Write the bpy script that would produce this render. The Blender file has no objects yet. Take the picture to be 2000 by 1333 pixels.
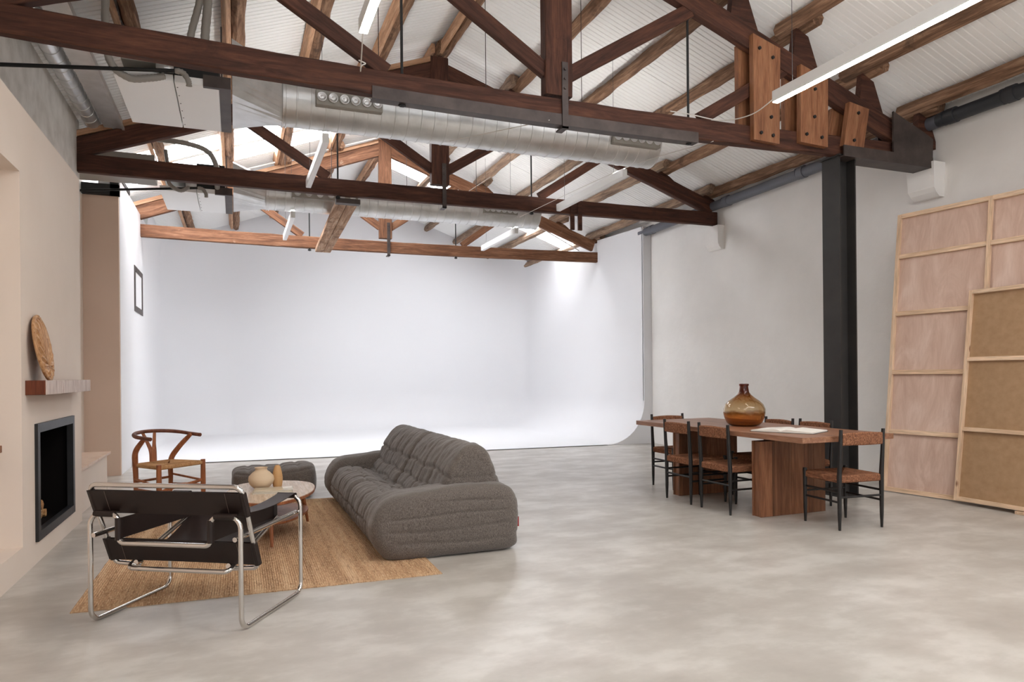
import bpy, bmesh, math, random
from mathutils import Vector, Matrix, noise
random.seed(7)
PI = math.pi
SC = bpy.context.scene
COL = SC.collection

# ------------------------------------------------------------------ camera
cam_d = bpy.data.cameras.new('camera'); cam = bpy.data.objects.new('camera', cam_d); COL.objects.link(cam)
cam_d.sensor_width = 36.0; cam_d.lens = 1370.0/2000*36
cam_d.shift_y = 66.8/2000
cam.location = (0, 0, 1.25)
YAW = math.atan(541/1370.0)
cam.matrix_world = Matrix.Translation((0, 0, 1.25)) @ Matrix.Rotation(-YAW, 4, 'Z') @ Matrix.Rotation(PI/2, 4, 'X') @ Matrix.Rotation(-0.0095, 4, 'Z')
cam_d.clip_end = 200
SC.camera = cam

# ------------------------------------------------------------------ world, light, exposure
w = bpy.data.worlds.new('sky'); SC.world = w; w.use_nodes = True
bg = w.node_tree.nodes['Background']; bg.inputs[0].default_value = (0.96, 0.98, 1.0, 1); bg.inputs[1].default_value = .8
SC.view_settings.view_transform = 'Standard'; SC.view_settings.look = 'None'
SC.view_settings.gamma = 1.0; SC.view_settings.use_curve_mapping = False
SC.view_settings.exposure = 0.7
SKYLIGHT = 10.0
LAMP_ON = 50.0
try:
    SC.cycles.max_bounces = 12; SC.cycles.diffuse_bounces = 7
except Exception: pass

def area(name, loc, size, power, rot, color=(1, 1, 1)):
    d = bpy.data.lights.new(name, 'AREA'); d.shape = 'RECTANGLE'; d.size, d.size_y = size; d.energy = power; d.color = color
    o = bpy.data.objects.new(name, d); COL.objects.link(o); o.location = loc; o.rotation_euler = rot
    return o

# ------------------------------------------------------------------ helpers
WM = {}
def setprops(o, label=None, cat=None, group=None, kind=None):
    if label: o['label'] = label
    if cat: o['category'] = cat
    if group: o['group'] = group
    if kind: o['kind'] = kind
    return o
def reg(o, world):
    WM[o.name] = world.copy(); o.matrix_basis = world
def attach(o, parent, world):
    o.parent = parent
    pw = WM.get(parent.name, Matrix.Identity(4)) if parent else Matrix.Identity(4)
    o.matrix_basis = pw.inverted() @ world if parent else world
    WM[o.name] = world.copy()
def thing(name, label, cat, loc=(0, 0, 0), rz=0.0, group=None, kind=None):
    o = bpy.data.objects.new(name, None); COL.objects.link(o); o.empty_display_size = .1
    reg(o, Matrix.Translation(loc) @ Matrix.Rotation(rz, 4, 'Z'))
    return setprops(o, label, cat, group, kind)
def finish(name, bm, mat, parent=None, world=None, smooth=False, recalc=True, auto=None, **props):
    if recalc: bmesh.ops.recalc_face_normals(bm, faces=bm.faces[:])
    me = bpy.data.meshes.new(name); bm.to_mesh(me); bm.free()
    if isinstance(mat, (list, tuple)):
        for m in mat: me.materials.append(m)
    elif mat: me.materials.append(mat)
    if smooth:
        me.polygons.foreach_set('use_smooth', [True]*len(me.polygons))
        if auto is not None:
            try: me.set_sharp_from_angle(angle=auto)
            except Exception: pass
    o = bpy.data.objects.new(name, me); COL.objects.link(o)
    attach(o, parent, world if world is not None else (WM[parent.name] if parent else Matrix.Identity(4)))
    return setprops(o, **props) if props else o
def fan_cap(bm, loop):
    try: bm.faces.new(loop)
    except Exception: pass
def box(bm, lo, hi, ch=0.0, mi=0):
    x0, y0, z0 = lo; x1, y1, z1 = hi
    if x0 > x1: x0, x1 = x1, x0
    if y0 > y1: y0, y1 = y1, y0
    if z0 > z1: z0, z1 = z1, z0
    if ch <= 0:
        v = [bm.verts.new(p) for p in ((x0,y0,z0),(x1,y0,z0),(x1,y1,z0),(x0,y1,z0),(x0,y0,z1),(x1,y0,z1),(x1,y1,z1),(x0,y1,z1))]
        for f in ((0,3,2,1),(4,5,6,7),(0,1,5,4),(1,2,6,5),(2,3,7,6),(3,0,4,7)):
            bm.faces.new([v[i] for i in f]).material_index = mi
        return
    t = bmesh.new(); box(t, lo, hi)
    bmesh.ops.recalc_face_normals(t, faces=t.faces[:])
    bmesh.ops.bevel(t, geom=t.edges[:], offset=ch, segments=1, affect='EDGES', profile=.5)
    merge(bm, t, mi=mi)
def merge(bm, t, M=None, mi=0):
    mp = {}
    for v in t.verts: mp[v] = bm.verts.new(M @ v.co if M else v.co)
    for f in t.faces:
        try: nf = bm.faces.new([mp[v] for v in f.verts]); nf.material_index = mi; nf.smooth = f.smooth
        except Exception: pass
    t.free()
def loft(bm, rings, closed=True, caps=True, mi=0):
    R = [[bm.verts.new(p) for p in r] for r in rings]
    n = len(R[0])
    for a, b in zip(R[:-1], R[1:]):
        for i in range(n if closed else n-1):
            j = (i+1) % n
            bm.faces.new((a[i], a[j], b[j], b[i])).material_index = mi
    if caps and closed:
        for r in (R[0], R[-1]):
            try: bm.faces.new(r).material_index = mi
            except Exception: pass
    return R
def frames(path):
    P = [Vector(p) for p in path]; T = []
    for i in range(len(P)):
        a = P[max(i-1, 0)]; b = P[min(i+1, len(P)-1)]
        T.append((b-a).normalized())
    up = Vector((0, 0, 1)) if abs(T[0].z) < .9 else Vector((1, 0, 0))
    n = (up - T[0]*up.dot(T[0])).normalized(); out = []
    for i in range(len(P)):
        if i: 
            n = (n - T[i]*n.dot(T[i])); n = n.normalized() if n.length > 1e-6 else T[i].orthogonal().normalized()
        out.append((P[i], T[i], n, T[i].cross(n)))
    return out
def tube(bm, path, r, n=10, closed=False, mi=0, sq=None):
    fr = frames(path); rings = []
    for i, (p, t, a, b) in enumerate(fr):
        rr = r[i] if isinstance(r, (list, tuple)) else r
        rings.append([p + a*math.cos(2*PI*k/n)*rr*(sq[0] if sq else 1) + b*math.sin(2*PI*k/n)*rr*(sq[1] if sq else 1) for k in range(n)])
    if closed: rings.append(rings[0])
    loft(bm, rings, caps=not closed, mi=mi)
def fillet(pts, rad, seg=6):
    pts = [Vector(p) for p in pts]; out = [pts[0]]
    for i in range(1, len(pts)-1):
        a, p, b = pts[i-1], pts[i], pts[i+1]
        r = rad[i-1] if isinstance(rad, (list, tuple)) else rad
        d1 = (a-p); d2 = (b-p); l = min(r, d1.length*.49, d2.length*.49)
        d1.normalize(); d2.normalize()
        ang = d1.angle(d2)
        if ang > PI-.05: out.append(p); continue
        tl = min(l, d1.length*.49*0+l)
        s = p + d1*tl; e = p + d2*tl
        # circular-ish arc by quadratic/rational bezier
        wq = math.sin(ang/2)
        for k in range(seg+1):
            t = k/seg; A = (1-t)**2; B = 2*t*(1-t)*wq; C = t*t
            out.append((s*A + p*B + e*C)/(A+B+C))
    out.append(pts[-1]); return out
def spline(pts, n=6, closed=False):
    P = [Vector(p) for p in pts]; N = len(P); out = []
    rng = range(N) if closed else range(N-1)
    for i in rng:
        g = (lambda k: P[k % N]) if closed else (lambda k: P[min(max(k, 0), N-1)])
        a, b, c, d = g(i-1), g(i), g(i+1), g(i+2)
        for k in range(n):
            t = k/n
            out.append(.5*((2*b)+(c-a)*t+(2*a-5*b+4*c-d)*t*t+(3*b-a-3*c+d)*t*t*t))
    if not closed: out.append(P[-1])
    return out
def lathe(bm, prof, n=32, mi=0, c=(0, 0, 0)):
    rings = [[(c[0]+r*math.cos(2*PI*k/n), c[1]+r*math.sin(2*PI*k/n), c[2]+z) for k in range(n)] for r, z in prof]
    loft(bm, rings, mi=mi)
def cyl(bm, p0, p1, r, n=12, mi=0):
    tube(bm, [p0, p1], r, n, mi=mi)
def basis(p0, p1, up=(0, 0, 1)):
    p0 = Vector(p0); d = (Vector(p1)-p0); L = d.length; x = d.normalized()
    u = Vector(up); y = u.cross(x)
    if y.length < 1e-4: y = Vector((0, 1, 0))
    y.normalize(); z = x.cross(y)
    M = Matrix(((x.x, y.x, z.x, p0.x), (x.y, y.y, z.y, p0.y), (x.z, y.z, z.z, p0.z), (0, 0, 0, 1)))
    return M, L
def beam(name, p0, p1, w, h, mat, parent=None, rough=0.0, segs=1, ch=.006, sag=0.0, up=(0, 0, 1), seed=0, zc=0.0, cuts=None, **props):
    """timber along its own local X; w across, h high, centred on the p0-p1 line (zc shifts up)"""
    M, L = basis(p0, p1, up)
    bm = bmesh.new(); segs = max(segs, 1); rings = []
    for i in range(segs+1):
        x = L*i/segs; t = 2*i/segs-1
        dz = -sag*(1-t*t)+zc
        a, b = w/2, h/2; c = min(ch, a*.8, b*.8)
        ring = []
        for (yy, zz) in ((-a+c,-b),(a-c,-b),(a,-b+c),(a,b-c),(a-c,b),(-a+c,b),(-a,b-c),(-a,-b+c)):
            if rough:
                q = Vector((x*4.3+seed*7.1, yy*14+seed, zz*14-seed)); nz = noise.noise_vector(q)
                yy += nz.x*rough*.5; zz += nz.y*rough*.5
            ring.append((x, yy, zz+dz))
        rings.append(ring)
    if cuts:   # slant the two ends in local xz: (k0, k1)
        for ring, k in ((0, cuts[0]), (-1, cuts[1])):
            rings[ring] = [(x+z*k, y, z) for x, y, z in rings[ring]]
    loft(bm, rings)
    return finish(name, bm, mat, parent, M, smooth=False, **props)
def superq(bm, c, h, p=5.0, n=24, fn=None, pz=None):
    """rounded cushion body: cube sphere pushed to a super-ellipsoid, then fn(local unit, pos, normal)->pos"""
    V = {}
    def key(a): return tuple(round(x, 5) for x in a)
    def vert(a):
        k = key(a)
        if k in V: return V[k]
        # even spread
        q = [math.tan(x*PI/4) if False else x for x in a]
        s = sum(abs(x)**p for x in q)**(1/p)
        u = Vector([x/s for x in q])
        pos = Vector((c[0]+u.x*h[0], c[1]+u.y*h[1], c[2]+u.z*h[2]))
        nrm = Vector([math.copysign(abs(u[i])**(p-1), u[i])/h[i] for i in range(3)]).normalized()
        if fn: pos = fn(u, pos, nrm)
        V[k] = bm.verts.new(pos); return V[k]
    for ax in range(3):
        for sg in (-1, 1):
            for i in range(n):
                for j in range(n):
                    q = []
                    for (di, dj) in ((0,0),(1,0),(1,1),(0,1)):
                        a = [0, 0, 0]; a[ax] = sg; a[(ax+1)%3] = 2*(i+di)/n-1; a[(ax+2)%3] = 2*(j+dj)/n-1
                        q.append(vert(a))
                    try: bm.faces.new(q)
                    except Exception: pass
def copy_tree(o, parent=None, world=None):
    c = o.copy(); COL.objects.link(c); c.parent = parent
    for ch in [x for x in bpy.data.objects if x.parent == o]: copy_tree(ch, c)
    return c

# ------------------------------------------------------------------ materials
def lin(c):
    return tuple(((x/255.0)/12.92 if x/255.0 <= .04045 else ((x/255.0+.055)/1.055)**2.4) for x in c)+(1,)
def newmat(name):
    m = bpy.data.materials.new(name); m.use_nodes = True
    return m, m.node_tree.nodes, m.node_tree.links, m.node_tree.nodes['Principled BSDF']
def plain(name, c, rough=.6, metal=0, spec=.5, **k):
    m, N, L, b = newmat(name)
    b.inputs['Base Color'].default_value = lin(c); b.inputs['Roughness'].default_value = rough
    b.inputs['Metallic'].default_value = metal; b.inputs['Specular IOR Level'].default_value = spec
    for kk, v in k.items(): b.inputs[kk].default_value = v
    return m
def nz(N, L, vec, scale, detail=4, rough=.55, dist=0.0):
    n = N.new('ShaderNodeTexNoise'); n.inputs['Scale'].default_value = scale; n.inputs['Detail'].default_value = detail
    n.inputs['Roughness'].default_value = rough; n.inputs['Distortion'].default_value = dist
    L.new(vec, n.inputs['Vector']); return n.outputs['Fac']
def ramp(N, L, fac, stops):
    r = N.new('ShaderNodeValToRGB'); L.new(fac, r.inputs[0]); e = r.color_ramp.elements
    while len(e) < len(stops): e.new(.5)
    for i, (p, c) in enumerate(stops): e[i].position = p; e[i].color = lin(c)
    return r.outputs[0]
def mapped(N, L, scale, coord='Object', loc=(0, 0, 0)):
    t = N.new('ShaderNodeTexCoord'); m = N.new('ShaderNodeMapping'); L.new(t.outputs[coord], m.inputs[0])
    m.inputs['Scale'].default_value = scale; m.inputs['Location'].default_value = loc; return m.outputs[0]
def rnd(N): return N.new('ShaderNodeObjectInfo').outputs['Random']
def mixc(N, L, a, b, fac, mode='MIX'):
    m = N.new('ShaderNodeMix'); m.data_type = 'RGBA'; m.blend_type = mode
    for s, v in ((m.inputs[6], a), (m.inputs[7], b)):
        if isinstance(v, tuple): s.default_value = v
        else: L.new(v, s)
    if isinstance(fac, (int, float)): m.inputs[0].default_value = fac
    else: L.new(fac, m.inputs[0])
    return m.outputs[2]
def mrange(N, L, v, a, b, c, d):
    m = N.new('ShaderNodeMapRange'); L.new(v, m.inputs[0])
    for i, x in enumerate((a, b, c, d)): m.inputs[i+1].default_value = x
    return m.outputs[0]
def bump(N, L, b, h, s=.3, dist=.01):
    n = N.new('ShaderNodeBump'); n.inputs['Strength'].default_value = s; n.inputs['Distance'].default_value = dist
    L.new(h, n.inputs['Height']); L.new(n.outputs[0], b.inputs['Normal'])
def mottled(name, c1, c2, scale=2, rough=.8, bmp=.15, bscale=30, c3=None, detail=6, spec=.4, bd=.01):
    m, N, L, b = newmat(name); v = mapped(N, L, (1, 1, 1))
    f = nz(N, L, v, scale, detail)
    st = [(.3, c1), (.7, c2)] if c3 is None else [(.28, c1), (.55, c2), (.75, c3)]
    L.new(ramp(N, L, f, st), b.inputs['Base Color']); b.inputs['Roughness'].default_value = rough
    b.inputs['Specular IOR Level'].default_value = spec
    if bmp: bump(N, L, b, nz(N, L, v, bscale, 5), bmp, bd)
    return m
def wood(name, dark, mid, light, axis='x', grain=1.0, rough=.6, bmp=.25, stain=None, patch=None, jitter=.25, knots=False):
    """grain stretched along one local axis"""
    m, N, L, b = newmat(name)
    s = {'x': (1.2, 14, 14), 'y': (14, 1.2, 14), 'z': (14, 14, 1.2)}[axis]
    t = N.new('ShaderNodeTexCoord'); mp = N.new('ShaderNodeMapping'); mp.inputs['Scale'].default_value = tuple(a*grain for a in s)
    ad = N.new('ShaderNodeVectorMath'); ad.operation = 'ADD'; cx = N.new('ShaderNodeCombineXYZ'); r = rnd(N)
    mu = N.new('ShaderNodeMath'); mu.operation = 'MULTIPLY'; L.new(r, mu.inputs[0]); mu.inputs[1].default_value = 37
    for i in range(3): L.new(mu.outputs[0], cx.inputs[i])
    L.new(t.outputs['Object'], ad.inputs[0]); L.new(cx.outputs[0], ad.inputs[1]); L.new(ad.outputs[0], mp.inputs[0])
    v = mp.outputs[0]
    f = nz(N, L, v, 1.6, 8, .62, .8); f2 = nz(N, L, v, 9, 3, .5)
    c = ramp(N, L, f, [(.3, dark), (.5, mid), (.72, light)])
    g = mrange(N, L, f2, .3, .7, .78, 1.12)
    gm = N.new('ShaderNodeMix'); gm.data_type = 'RGBA'; gm.blend_type = 'MULTIPLY'; gm.inputs[0].default_value = 1
    cc = N.new('ShaderNodeCombineColor'); [L.new(g, cc.inputs[i]) for i in range(3)]
    L.new(c, gm.inputs[6]); L.new(cc.outputs[0], gm.inputs[7]); c = gm.outputs[2]
    if patch:   # large worn patches
        f3 = nz(N, L, ad.outputs[0], 2.2, 6, .7); c = mixc(N, L, c, lin(patch[0]), mrange(N, L, f3, patch[1], patch[1]+.12, 0, patch[2]))
    jm = mrange(N, L, r, 0, 1, 1-jitter, 1+jitter); c2 = N.new('ShaderNodeCombineColor'); [L.new(jm, c2.inputs[i]) for i in range(3)]
    c = mixc(N, L, c, c2.outputs[0], 1.0, 'MULTIPLY')
    if knots:
        vo = N.new('ShaderNodeTexVoronoi'); vo.inputs['Scale'].default_value = 3.2
        mk = N.new('ShaderNodeMapping'); mk.inputs['Scale'].default_value = tuple(.55 if a < 5 else 1.6 for a in s); L.new(ad.outputs[0], mk.inputs[0]); L.new(mk.outputs[0], vo.inputs['Vector'])
        c = mixc(N, L, c, lin((110, 62, 40)), mrange(N, L, vo.outputs['Distance'], .03, .07, .85, 0))
    L.new(c, b.inputs['Base Color']); b.inputs['Roughness'].default_value = rough; b.inputs['Specular IOR Level'].default_value = .3
    bump(N, L, b, f, bmp, .006)
    return m
M = {}
M['truss'] = wood('truss timber', (48, 28, 21), (74, 44, 33), (98, 62, 46), grain=.9, rough=.7, patch=((42, 26, 22), .58, .7), jitter=.12)
M['truss_skylit'] = wood('skylit truss timber', (78, 50, 35), (114, 76, 53), (148, 108, 82), grain=.9, rough=.75, patch=((206, 182, 158), .64, .75), jitter=.12)  # paler than the nearer trusses: light from the skylights put into the colour
M['log'] = wood('old purlin log', (88, 64, 48), (132, 100, 78), (182, 146, 118), grain=.8, rough=.85, patch=((62, 46, 38), .56, .8), bmp=.6, jitter=.15)
M['log_grey'] = wood('weathered log', (92, 74, 62), (140, 116, 98), (176, 148, 122), grain=.8, rough=.85, patch=((96, 64, 44), .58, .6), bmp=.6, jitter=.15)
M['new_wood'] = wood('new orange board', (114, 72, 48), (142, 95, 66), (162, 116, 84), grain=.9, rough=.55, jitter=.08, knots=True)
M['plank'] = wood('pale rafter plank', (156, 114, 86), (188, 146, 114), (210, 172, 142), grain=.8, rough=.65, jitter=.08)
M['hang_wood'] = wood('weathered whitewashed plank', (128, 92, 66), (168, 134, 108), (198, 172, 148), grain=.9, rough=.85, patch=((96, 66, 46), .5, .75), jitter=.1)
M['table'] = wood('table oak', (116, 78, 58), (144, 102, 78), (166, 124, 98), axis='y', grain=.8, rough=.35, jitter=.03, bmp=.06)
M['tbl_plank'] = wood('pedestal plank', (102, 62, 42), (130, 86, 60), (154, 108, 78), axis='z', grain=.7, rough=.4, jitter=.3, bmp=.06)
M['chairblack'] = plain('black stained wood', (22, 18, 17), .45)
M['wish'] = wood('cherry chair wood', (132, 78, 48), (162, 100, 64), (182, 120, 82), axis='z', grain=.9, rough=.4, jitter=.06, bmp=.05)
M['wish_dark'] = wood('bent rail wood', (88, 48, 34), (116, 70, 52), (138, 90, 70), axis='z', grain=.9, rough=.4, jitter=.06, bmp=.05)
M['teak'] = wood('coffee table teak', (118, 68, 42), (148, 92, 60), (172, 116, 80), axis='z', grain=1, rough=.4, jitter=.05, bmp=.05)
M['pine'] = wood('pine batten', (200, 168, 138), (218, 188, 158), (232, 206, 178), grain=.6, rough=.65, jitter=.06, bmp=.08, knots=True)
M['mantel_end'] = wood('mantel end grain', (78, 36, 20), (104, 52, 30), (118, 62, 38), axis='z', grain=.8, rough=.5, jitter=0)
M['mantel'] = wood('whitewashed mantel', (168, 146, 138), (206, 190, 182), (228, 218, 212), axis='z', grain=1.6, rough=.7, jitter=0, bmp=.2)
M['firewood'] = wood('split firewood', (150, 104, 62), (190, 144, 94), (214, 174, 124), axis='y', grain=1, rough=.8, jitter=.15)
M['white_wall'] = mottled('painted white wall', (228, 226, 223), (236, 234, 231), 1.6, .9, .12, 9, spec=.2, bd=.03)
M['cyc'] = plain('cyclorama paint', (222, 222, 224), .85, spec=.15)
M['beige'] = mottled('beige plaster', (222, 208, 195), (228, 215, 203), 1.2, .92, .05, 14, spec=.15)
M['brown'] = mottled('brown plaster', (208, 184, 166), (212, 189, 172), .8, .92, .03, 14, spec=.15)
M['concrete'] = mottled('raw concrete', (196, 191, 184), (216, 212, 206), 5, .95, .12, 24, c3=(226, 222, 217), spec=.2)
M['panel'] = plain('roof sheet white', (240, 240, 238), .55, spec=.35)
M['galv'] = mottled('galvanised steel', (196, 196, 194), (222, 222, 222), 5, .33, .04, 8, spec=.5)
M['galv'].node_tree.nodes['Principled BSDF'].inputs['Metallic'].default_value = .7
M['unit_white'] = plain('unit sheet white', (244, 245, 245), .4)
M['unit_grey'] = plain('unit side grey', (150, 146, 138), .5)
M['dark_steel'] = mottled('dark steel', (66, 58, 56), (88, 78, 74), 6, .5, .05, 30)
M['dark_steel'].node_tree.nodes['Principled BSDF'].inputs['Metallic'].default_value = .4
M['column'] = mottled('column paint', (40, 38, 37), (52, 49, 47), 4, .55, .05, 30)
M['black'] = plain('matt black', (14, 13, 13), .6)
M['firebox'] = plain('soot black lining', (16, 13, 13), .85, spec=.1)
M['fireframe'] = mottled('metal fire frame', (22, 22, 23), (38, 38, 40), 8, .45, .05, 30)
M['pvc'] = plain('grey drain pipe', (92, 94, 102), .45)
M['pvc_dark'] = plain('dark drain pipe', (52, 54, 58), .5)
M['chrome'] = plain('chrome tube', (214, 210, 206), .09, 1.0)
M['leather'] = mottled('dark brown leather', (29, 18, 15), (38, 25, 21), 6, .46, .12, 160, bd=.001)
M['stitch'] = plain('seam line', (96, 80, 72), .6)
M['fabric'] = None
M['lampwhite'] = plain('lamp body white', (226, 226, 224), .4)
M['wire'] = plain('steel wire', (70, 70, 70), .4, .6)
M['cable'] = plain('white cable', (214, 210, 204), .5)
M['conduit'] = plain('grey conduit', (150, 146, 140), .6)
M['vase1'] = mottled('sand ceramic', (204, 180, 150), (210, 187, 158), 3, .75, .05, 60)
M['vase2'] = mottled('ochre ceramic', (188, 146, 98), (196, 154, 106), 3, .7, .08, 60)
M['paper'] = plain('book paper', (226, 222, 214), .7)
M['mag'] = plain('magazine cover', (196, 184, 162), .25)
M['greycard'] = plain('pale card', (206, 206, 204), .5)
M['stone'] = mottled('pink beige travertine', (196, 162, 138), (214, 190, 170), 7, .5, .05, 40, c3=(206, 178, 154))
M['red'] = plain('red tag cloth', (150, 28, 28), .7)
M['yellow'] = plain('warning yellow', (214, 170, 40), .5)
M['laminate'] = wood('pale laminate', (186, 160, 134), (200, 176, 152), (210, 190, 168), axis='y', grain=.8, rough=.25, jitter=0, bmp=.02)
def emis(name, c, s):
    m, N, L, b = newmat(name); b.inputs['Base Color'].default_value = lin(c); b.inputs['Emission Color'].default_value = lin(c); b.inputs['Emission Strength'].default_value = s
    return m
M['sky'] = emis('skylight sheet', (246, 250, 255), SKYLIGHT)
M['winpane'] = emis('daylit pane', (255, 250, 246), 1.6)
M['led'] = emis('led strip', (255, 248, 238), LAMP_ON)
M['added_up_glow'] = emis('added upper glow', (255, 253, 250), 32.0)  # upward glow added to all lamps to brighten the roof underside
M['led_off'] = plain('led diffuser off', (236, 236, 236), .4)
def m_floor():
    m, N, L, b = newmat('polished concrete'); v = mapped(N, L, (1, 1, 1))
    f = nz(N, L, v, 1.1, 6, .58); g = nz(N, L, mapped(N, L, (1, 1.6, 1), loc=(3, 5, 0)), 2.2, 5, .6); h = nz(N, L, v, 40, 3)
    c = ramp(N, L, f, [(.32, (164, 158, 150)), (.5, (182, 177, 169)), (.66, (196, 191, 184))])
    c = mixc(N, L, c, lin((158, 150, 142)), mrange(N, L, g, .42, .75, 0, .85))
    c = mixc(N, L, c, lin((216, 212, 206)), mrange(N, L, g, .5, .2, 0, .5))
    L.new(c, b.inputs['Base Color'])
    L.new(mrange(N, L, g, .3, .7, .285, .38), b.inputs['Roughness']); b.inputs['Specular IOR Level'].default_value = .5
    bump(N, L, b, h, .03, .002); return m
M['floor'] = m_floor()
def m_fabric(name, c1, c2):
    m, N, L, b = newmat(name); v = mapped(N, L, (90, 90, 30)); v2 = mapped(N, L, (1, 1, 1))
    f = nz(N, L, v, 3, 3, .7); g = nz(N, L, v2, 5, 5)
    c = ramp(N, L, f, [(.3, c1), (.7, c2)])
    L.new(c, b.inputs['Base Color']); b.inputs['Roughness'].default_value = .95; b.inputs['Specular IOR Level'].default_value = .15
    b.inputs['Sheen Weight'].default_value = .25
    bump(N, L, b, f, .4, .003); return m
M['fabric'] = m_fabric('grey brown sofa cloth', (58, 52, 49), (124, 115, 108))
def m_weave(name, c1, c2, c3, axis='x', sc=130):
    m, N, L, b = newmat(name)
    v = mapped(N, L, {'x': (sc, sc*.12, sc*.5), 'y': (sc*.12, sc, sc*.5), 'z': (sc*.4, sc*.4, sc)}[axis]); f = nz(N, L, v, 1.0, 4, .75)
    L.new(ramp(N, L, f, [(.3, c1), (.5, c2), (.72, c3)]), b.inputs['Base Color']); b.inputs['Roughness'].default_value = .85
    b.inputs['Specular IOR Level'].default_value = .25
    bump(N, L, b, f, .6, .004); return m
M['cord'] = m_weave('brown twisted cord', (66, 40, 28), (128, 84, 60), (176, 128, 96))
M['cord_pale'] = m_weave('pale paper cord', (150, 108, 70), (190, 146, 102), (210, 170, 126))
def m_rug():
    m, N, L, b = newmat('jute rug'); v = mapped(N, L, (55, 7, 1)); v2 = mapped(N, L, (9, .5, 1)); v3 = mapped(N, L, (160, 26, 1))
    f = nz(N, L, v, 1, 4, .7); g = nz(N, L, v2, 1.4, 4, .6); h = nz(N, L, v3, 1, 2, .6)
    c = ramp(N, L, g, [(.3, (156, 122, 92)), (.5, (184, 148, 114)), (.7, (204, 172, 138))])
    c = mixc(N, L, c, lin((112, 78, 52)), mrange(N, L, f, .5, .72, 0, .8))
    c = mixc(N, L, c, lin((226, 198, 162)), mrange(N, L, h, .48, .7, 0, .75))
    L.new(c, b.inputs['Base Color']); b.inputs['Roughness'].default_value = .95; b.inputs['Specular IOR Level'].default_value = .1
    bump(N, L, b, f, .8, .006); return m
M['rug'] = m_rug()
def m_ply(name, c1, c2, c3, sc=1.0):
    m, N, L, b = newmat(name); v = mapped(N, L, (3.2*sc, .9*sc, 3)); f = nz(N, L, v, 1.4, 5, .6, 1.6)
    v2 = mapped(N, L, (60, 6, 10)); g = nz(N, L, v2, 1, 2)
    c = ramp(N, L, f, [(.32, c1), (.5, c2), (.68, c3)]); c = mixc(N, L, c, lin(c1), mrange(N, L, g, .5, .8, 0, .5))
    L.new(c, b.inputs['Base Color']); b.inputs['Roughness'].default_value = .6; b.inputs['Specular IOR Level'].default_value = .25; return m
M['ply'] = m_ply('pink plywood', (190, 160, 144), (204, 176, 160), (216, 192, 178))
M['mdf'] = mottled('hardboard', (156, 124, 92), (170, 138, 106), 14, .6, .03, 60)
def m_glass():
    m, N, L, b = newmat('amber glass'); b.inputs['Transmission Weight'].default_value = 1; b.inputs['Roughness'].default_value = .02
    b.inputs['IOR'].default_value = 1.45
    t = N.new('ShaderNodeTexCoord'); s = N.new('ShaderNodeSeparateXYZ'); L.new(t.outputs['Object'], s.inputs[0])
    v = mapped(N, L, (7, 7, 12)); f = nz(N, L, v, 1, 3)
    ad = N.new('ShaderNodeMath'); ad.operation = 'MULTIPLY_ADD'; L.new(f, ad.inputs[0]); ad.inputs[1].default_value = .06; L.new(s.outputs[2], ad.inputs[2])
    zz = mrange(N, L, ad.outputs[0], 0, .42, 0, 1)
    L.new(ramp(N, L, zz, [(.0, (150, 112, 66)), (.12, (200, 146, 96)), (.30, (214, 166, 114)), (.37, (176, 136, 92)), (.42, (232, 216, 190)), (.58, (228, 206, 172)), (.74, (206, 164, 112)), (.86, (150, 84, 50))]), b.inputs['Base Color'])
    return m
M['glass'] = m_glass()
M['fan'] = wood('brass wicker', (146, 98, 60), (190, 144, 100), (220, 184, 146), axis='z', grain=2, rough=.4, jitter=0)

# ------------------------------------------------------------------ the room
XL, XR = -1.6, 7.0
YB, YF = -4.0, 17.0
def roofz(x): return 5.69 - .37*abs(x-2.6)

bm = bmesh.new(); box(bm, (-2.2, YB, -.1), (7.2, 17.4, 0))
finish('floor', bm, M['floor'], kind='structure')

# chimney breast wall with its niche and firebox opening (x -1.265 face)
def wall_with_holes(bm, x0, x1, ys, ye, z0, z1, holes, depth):
    """solid boxes around rectangular holes (ya, yb, za, zb) and a back plate behind each"""
    Y = sorted({ys, ye} | {h[0] for h in holes} | {h[1] for h in holes})
    for a, b in zip(Y[:-1], Y[1:]):
        hs = [h for h in holes if h[0] <= a and h[1] >= b]
        if not hs: box(bm, (x0, a, z0), (x1, b, z1)); continue
        h = hs[0]
        box(bm, (x0, a, z0), (x1, b, h[2])); box(bm, (x0, a, h[3]), (x1, b, z1))
        box(bm, (x0, a, h[2]), (x1-depth, b, h[3]))
bm = bmesh.new()
wall_with_holes(bm, -2.0, -1.265, YB, 7.15, 0, 3.02, [(1.6, 5.30, .183, 2.58), (5.61, 6.76, .16, .94)], .55)
finish('wall_left', bm, M['beige'], kind='structure')
bm = bmesh.new()   # raw concrete wall above it, then the recess wall
box(bm, (-2.0, YB, 3.02), (XL, 9.08, 4.25)); box(bm, (-2.0, 7.15, 0), (-1.8, 10.3, 3.62)); box(bm, (-2.0, 9.08, 3.4), (-1.8, 17, 4.2))
finish('wall_left', bm, M['concrete'], kind='structure')
bm = bmesh.new(); box(bm, (-1.8, 10.3, 0), (-1.383, 10.36, 3.61))
finish('wall_left', bm, M['brown'], kind='structure')
bm = bmesh.new(); box(bm, (-1.799, 7.151, 0), (-1.79, 10.299, 3.60))
finish('wall_left', bm, M['beige'], kind='structure')
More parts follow.
